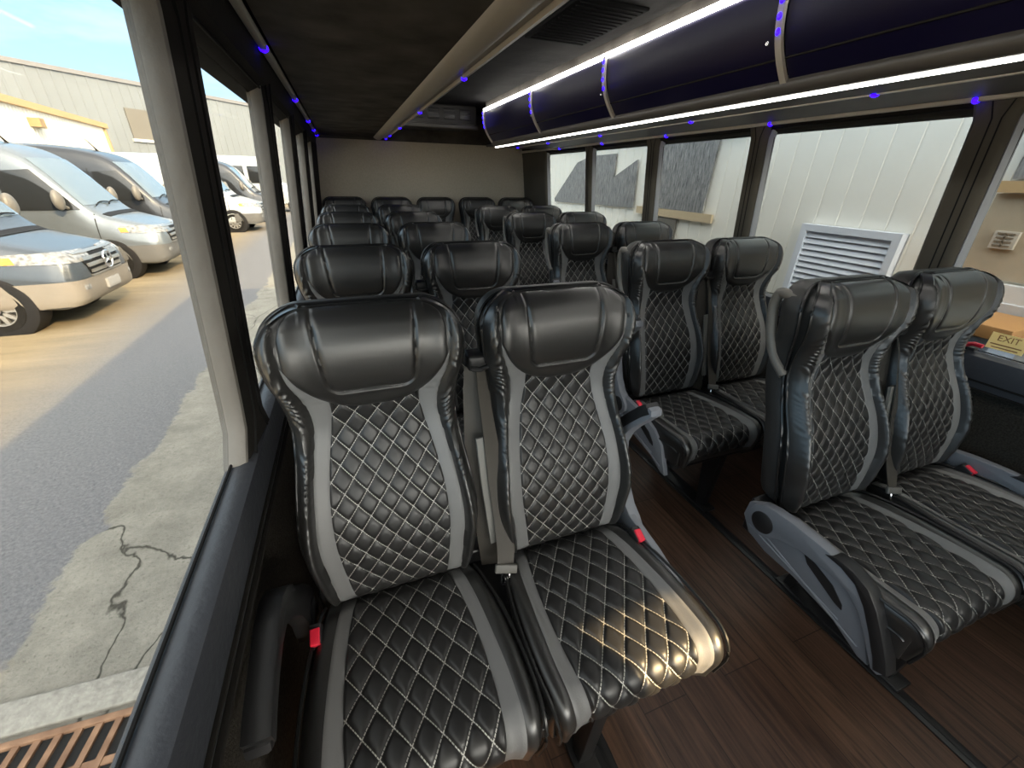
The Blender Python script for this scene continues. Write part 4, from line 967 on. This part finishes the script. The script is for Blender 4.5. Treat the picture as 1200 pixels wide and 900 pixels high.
def cushion_meshes():
    M = {}
    qs = np.concatenate([np.linspace(0, .38, 40)[:-1], np.linspace(.38, .47, 16)[:-1], np.linspace(.47, QL, 8)])
    th = np.linspace(-1, 1, 57); sx = np.sign(th)*(1-(1-np.abs(th))**1.5)
    Q, S = np.meshgrid(qs, sx, indexing='ij'); X = S*hc(Q); top = cpos(X, Q)
    mb = MB(); mb.grid(top); n, m = len(qs), len(sx)
    # sides down to the base pan
    for j in (0, m-1):
        r0 = top[:, j]; zb = np.minimum(r0[:, 2]-.002, -.105 + 0*r0[:, 2]); rr = r0.copy(); rr[:, 2] = np.minimum(r0[:, 2]-.001, -.05); rr[:, 0] *= 1.0
        r2 = r0.copy(); r2[:, 2] = zb; r2[:, 0] *= .985
        mb.grid(np.stack([r0, rr, r2], 1))
    # underside and rear
    b = np.stack([top[:, 0]*[.985, 1, 0] + np.array([0, 0, 1])*np.minimum(top[:, 0, 2:3]-.002, -.105), top[:, -1]*[.985, 1, 0] + np.array([0, 0, 1])*np.minimum(top[:, -1, 2:3]-.002, -.105)], 1)
    mb.grid(b)
    rear = top[0]; low = rear.copy(); low[:, 2] = -.105; mb.grid(np.stack([rear, low], 0))
    fr = top[-1]; low = fr.copy(); low[:, 2] = np.minimum(fr[:, 2]-.001, -.105); mb.grid(np.stack([fr, low], 0))
    M['body'] = mb.mesh('seat_cushion', LEATHER, angle=50)
    M['pip'] = []
    for s in (-1, 1):
        qq = np.linspace(.02, QL-.01, 50); P = cpos(s*(hc(qq)-.0005), qq, .022); M['pip'].append(MB().tube([tuple(v) for v in P], .0042, 6).mesh('piping', PIPING))
        P = cpos(s*(hc(qq)+.003), qq, .0); P[:, 2] -= .03; M['pip'].append(MB().tube([tuple(v) for v in P[:40]], .0036, 6).mesh('piping', PIPING))
    XI = [(0, .118), (.12, .138), (.24, .148), (.38, .146), (.46, .138), (.56, .132)]
    nq, mq = 220, 120; q1 = np.linspace(.005, .497, nq); A = np.linspace(-1, 1, mq)
    Q, A2 = np.meshgrid(q1, A, indexing='ij'); Xq = A2*(hermite(Q, XI)+.002)
    a = Xq/CW + Q/CH; b2 = Xq/CW - Q/CH
    h = .002 + .0085*(.65*(1-(1-np.abs(np.sin(PI*a)*np.sin(PI*b2)))**4.5) + .35*np.abs(np.sin(PI*a)*np.sin(PI*b2))**.6)
    edge = np.minimum((1-np.abs(A2))*.14, np.minimum(Q, .5-Q)); h = h*sstep(0, .007, edge) - .003*(1-sstep(0, .003, edge))
    g = MB(); g.grid(cpos(Xq, Q, h), uv=np.stack([Xq, Q], -1)); M['quilt'] = g.mesh('quilted_panel', QUILT_C, angle=80)
    for s, nm in ((-1, 'sl'), (1, 'sr')):
        qv = np.linspace(.0, .515, 70); cols = np.linspace(0, 1, 8); xi = hermite(qv, XI)
        wd = hermite(qv, [(0, .034), (.2, .030), (.4, .038), (.53, .042)])
        X = (xi[:, None] + cols[None]*wd[:, None]); hh = .0034*np.ones(X.shape); hh[:, 0] = hh[:, -1] = .0010; hh[0] = hh[-1] = -.001
        g = MB(); g.grid(cpos(s*X, np.broadcast_to(qv[:, None], X.shape), hh)); M[nm] = g.mesh('grey_stripe', STRIPE, angle=80)
    return M
BM_, CM_ = backrest_meshes(), cushion_meshes()

def add_seat(root, x, z=.46):
    b = child('backrest', BM_['body'], root, (x, 0, z+.005))
    child('back_shell', BM_['shell'], b); child('piping', BM_['piping'], b); child('piping', BM_['piping2'], b); child('quilted_panel', BM_['quilt'], b)
    child('headrest', BM_['head'], b)
    for k in ('sl', 'sr'): tag(child('grey_stripe', BM_[k], b), 'grey vinyl stripe')
    c = child('seat_cushion', CM_['body'], root, (x, .03, z))
    for me in CM_['pip']: child('piping', me, c)
    child('quilted_panel', CM_['quilt'], c)
    for k in ('sl', 'sr'): tag(child('grey_stripe', CM_[k], c), 'grey vinyl stripe')
    return b, c

def arm_mesh(dark=False):
    """folding armrest: pivot at origin, pointing forward (-y), thickness in x"""
    mb = MB()
    out = [(-.055, .0), (-.045, .035), (-.02, .058), (.02, .068)]
    top = [(.08, .072), (.16, .070), (.24, .064), (.285, .048), (.32, .008), (.355, -.05), (.385, -.105), (.40, -.142)]
    bot = [(.392, -.155), (.375, -.152), (.352, -.115), (.325, -.068), (.295, -.028), (.26, .0), (.20, .010), (.12, .004), (.06, -.016), (.03, -.04), (0, -.055), (-.03, -.046)]
    poly = [(-u, v) for u, v in out+top+bot]
    mb.prism(poly, 0, -.019, .019, bev=.006)
    return mb
def arm_pad():
    pts = [(.20, .067), (.245, .064), (.287, .048), (.323, .008), (.358, -.05), (.387, -.103), (.401, -.138)]
    mb = MB(); o = .010
    outer = [(-(u+o*.8), v+o*.6) for u, v in pts]; inner = [(-(u-.020), v-.010) for u, v in pts[::-1]]
    mb.prism(outer+inner, 0, -.0205, .0225, bev=.005); return mb
ARM_ME = arm_mesh().mesh('armrest', GREY_PLASTIC); ARM_DARK = arm_mesh().mesh('armrest', BLACK_PLASTIC)
PAD_ME = arm_pad().mesh('arm_pad', BLACK_PLASTIC)
_d = MB(); _d.lathe([(0, .0245), (.032, .0245), (.036, .022), (.036, .0)], 'x', 28); DISC_ME = _d.mesh('pivot_cap', BLACK_PLASTIC)
def add_arm(root, x, ang, out, dark=False):
    """out: +1 / -1, the side the pivot cap faces"""
    a = child('armrest', ARM_DARK if dark else ARM_ME, root, (x, .012, .452)); a.rotation_euler = (math.radians(-ang), 0, 0)
    p = child('arm_pad', PAD_ME, a)
    if out < 0: p.scale = (-1, 1, 1)
    d = child('pivot_cap', DISC_ME, a)
    if out < 0: d.scale = (-1, 1, 1)
    return a
def fin_mesh():
    """moulded side panel below the armrest, with a recessed slot"""
    mb = MB()
    poly = [(.07, .02), (.03, .05), (-.03, .045), (-.14, .030), (-.25, .002), (-.312, -.045), (-.365, -.168), (-.34, -.168), (-.26, -.128), (-.13, -.105), (-.03, -.105), (.04, -.085), (.075, -.035)]
    mb.prism(poly, 0, -.012, .012, bev=.005)
    for (y0, z0, y1, z1) in ((.045, -.055, -.27, -.112), (.05, -.03, -.33, -.14)):
        mb.tube([(s*.012, y0+(y1-y0)*t, z0+(z1-z0)*t) for t in np.linspace(0, 1, 8) for s in (1,)], .0035, 6)
        mb.tube([(-.012, y0+(y1-y0)*t, z0+(z1-z0)*t) for t in np.linspace(0, 1, 8)], .0035, 6)
    return mb
FIN_ME = fin_mesh().mesh('side_panel', GREY_PLASTIC)
_s = MB(); _s.prism([(-.135, -.004), (-.165, -.004), (-.225, -.026), (-.262, -.060), (-.266, -.074), (-.245, -.070), (-.15, -.024)], 0, -.0150, .0150); SLOT_ME = _s.mesh('panel_slot', BLACK_PLASTIC)
def buckle_mesh():
    mb = MB(); mb.box(-.013, .013, -.022, .022, -.05, .012, .004); return mb
BUCK_ME = buckle_mesh().mesh('belt_buckle', BLACK_PLASTIC)
_b = MB(); _b.box(-.0105, .0105, -.024, .012, -.004, .0165, .003); BTN_ME = _b.mesh('release_button', RED)
def add_buckle(root, x, tilt=25):
    b = child('belt_buckle', BUCK_ME, root, (x, -.07, .482)); b.rotation_euler = (math.radians(tilt), 0, 0)
    tag(child('release_button', BTN_ME, b), 'red release button'); return b
def belt_meshes():
    w = MB(); w.ribbon([(.004, .128, 1.0), (.004, .100, .94), (.010, .070, .84), (.018, .036, .72), (.026, .0, .60), (.022, -.030, .53), (.014, -.05, .492)],
                       [(.45, -1, .1)]*3+[(.1, -1, .1), (-.15, -1, .12), (-.1, -1, .15), (.0, -1, .15)], [.026, .034, .042, .048, .050, .048, .044], .003)
    w.ribbon([(-.016, .145, 1.0), (-.018, .128, .94), (-.020, .098, .80), (-.016, .062, .64), (-.010, .030, .52), (-.006, .02, .43)], (-.25, -1, .1), [.030, .044, .056, .058, .056, .050], .003)
    w.ribbon([(.020, .150, .98), (.020, .105, .80), (.018, .066, .62), (.016, .04, .44)], (.1, -1, .1), [.04, .06, .06, .05], .003)
    sl = MB(); sl.ribbon([(-.012, .070, .835), (-.008, .046, .72), (-.002, .022, .60), (.002, .006, .53)], (.1, -1, .15), [.030, .030, .026, .024], .008)
    g = MB(); g.box(-.026, .026, .120, .165, .995, 1.035, .008); g.tube([(-.022, .118, 1.006), (0, .112, 1.002), (.022, .118, 1.006)], .006, 8); g.box(-.02, .02, .15, .19, .96, 1.03, .006)
    t = MB(); t.box(-.030, .030, -.006, .006, -.012, .012, .004)
    t2 = MB(); t2.tube([(-.011, 0, -.010), (-.011, 0, -.036), (-.008, 0, -.041), (.008, 0, -.041), (.011, 0, -.036), (.011, 0, -.010)], .0032, 6)
    return w.mesh('belt_webbing', WEBBING), g.mesh('belt_guide', BLACK_PLASTIC), t.mesh('belt_tongue', mat('grey_belt_tongue', (.13, .125, .115), .5)), t2.mesh('tongue_plate', CHROME), sl.mesh('belt_sleeve', mat('pale_grey_sleeve', (.20, .195, .18), .5))
BELT_ME = belt_meshes()
def add_belt(root, x):
    w = child('seat_belt', BELT_ME[0], root, (x, 0, 0)); child('belt_guide', BELT_ME[1], w); child('belt_sleeve', BELT_ME[4], w)
    t = child('belt_tongue', BELT_ME[2], w, (.014, -.056, .490)); t.rotation_euler = (math.radians(-25), math.radians(8), math.radians(-12))
    t2 = child('tongue_plate', BELT_ME[3], w, (.014, -.056, .490)); t2.rotation_euler = t.rotation_euler
    return w
def base_meshes(aisle):
    """steel frame: cross beams under both cushions, pedestal leg on the aisle side, wall bracket on the other"""
    fr = MB(); s = aisle
    for y in (-.06, -.34): fr.box(-.44, .44, y-.025, y+.025, .315, .352, .006)
    fr.box(-.04, .04, -.36, .09, .30, .425, .005); fr.box(-.44, .44, .045, .10, .33, .47, .01)
    fr.box(-s*.47 if s > 0 else .44, -.44 if s > 0 else .47, -.36, -.02, .28, .36, .004) if False else None
    fr.box(min(-s*.45, -s*.475), max(-s*.45, -s*.475), -.38, -.02, .26, .36, .004)
    lg = MB(); x = s*.16
    lg.prism([(.0, 0.012), (.03, 0.012), (-.01, .32), (-.10, .32)], 0, x-.02, x+.02, .004)
    lg.prism([(-.345, 0.012), (-.305, 0.012), (-.275, .32), (-.37, .32)], 0, x-.02, x+.02, .004)
    lg.box(x-.035, x+.035, -.38, .05, 0.001, .016, .003)
    return fr.mesh('seat_frame', BLACK_METAL), lg.mesh('pedestal_leg', BLACK_METAL)
def handle_mesh():
    h = MB(); k = [(0, .150), (.12, .190), (.30, .222), (.52, .243), (.74, .250), (.90, .230), (1.0, .185)]
    ts = np.linspace(0, 1, 26); ys = hermite(ts, k); zs = hermite(ts, [(0, .44), (.3, .525), (.6, .61), (.85, .672), (1, .668)])
    h.tube([(0, y_, z_) for y_, z_ in zip(ys, zs)], .015, 12); return h.mesh('grab_handle', mat('taupe_grab_handle', (.16, .145, .125), .42))
HANDLE_ME = handle_mesh()
def seat_pair(aisle, arm_angle, wall_arm, dark=True):
    """aisle=+1: aisle on the +x side"""
    root = empty('double_bus_seat')
    for x in (-.2325, .2325): add_seat(root, x)
    fm, lm = FRAMES[aisle]
    child('seat_frame', fm, root); child('pedestal_leg', lm, root)
    sp = child('side_panel', FIN_ME, root, (aisle*.460, .012, .452)); child('panel_slot', SLOT_ME, sp)
    add_arm(root, aisle*.468, arm_angle, aisle)
    if wall_arm is not None: add_arm(root, -aisle*.470, wall_arm, aisle, dark=dark)
    add_buckle(root, aisle*.437); add_buckle(root, -aisle*.437)
    add_belt(root, .015)
    h = child('grab_handle', HANDLE_ME, root, (aisle*.215+aisle*.2325-.235*0 - aisle*.03, .0, .46))
    return root
FRAMES = {1: base_meshes(1), -1: base_meshes(-1)}
ROW = .8126
ordinal = ['frontmost', 'second', 'third', 'fourth', 'fifth and rearmost']
extra_l = ['its wall armrest level and aisle armrest raised', 'seen over the first', '', '', '']
L_ANG = [108, 106, 106, 106, 106]; R_ANG = [0, 106, 106, 106, 106]
for i in range(5):
    s = seat_pair(1, L_ANG[i], 50 if i == 0 else 60)
    s.location = (.2345, .75+i*ROW, 0)
    tag(s, [ 'frontmost black quilted double seat beside the parking lot windows, wall armrest lowered level',
             'second black quilted double seat from the front along the parking lot windows',
             'third black quilted double seat from the front along the parking lot windows',
             'fourth black quilted double seat from the front along the parking lot windows',
             'fifth black quilted double seat along the parking lot windows, just before the rear bench'][i], 'bus seat', 'double seats on the parking lot side')
    s = seat_pair(-1, R_ANG[i], None if i else 4, False)
    s.location = (1.592, .597+i*ROW, 0)
    tag(s, [ 'frontmost black quilted double seat on the pale building side, grey armrest folded down',
             'second black quilted double seat from the front on the pale building side, aisle armrest raised',
             'third black quilted double seat from the front on the pale building side',
             'fourth black quilted double seat from the front on the pale building side',
             'fifth black quilted double seat on the pale building side, just before the rear bench'][i], 'bus seat', 'double seats on the pale building side')
bench = empty('rear_bench_seat', (.949, 4.79, 0))
for k in range(5): add_seat(bench, -.956+.478*k, .49)
fb = MB(); fb.box(-1.12, 1.12, -.40, .04, .02, .385, .01); fb.build('bench_base', BLACK_METAL, bench)
tag(bench, 'five-place black quilted bench seat across the rear wall', 'bus seat')
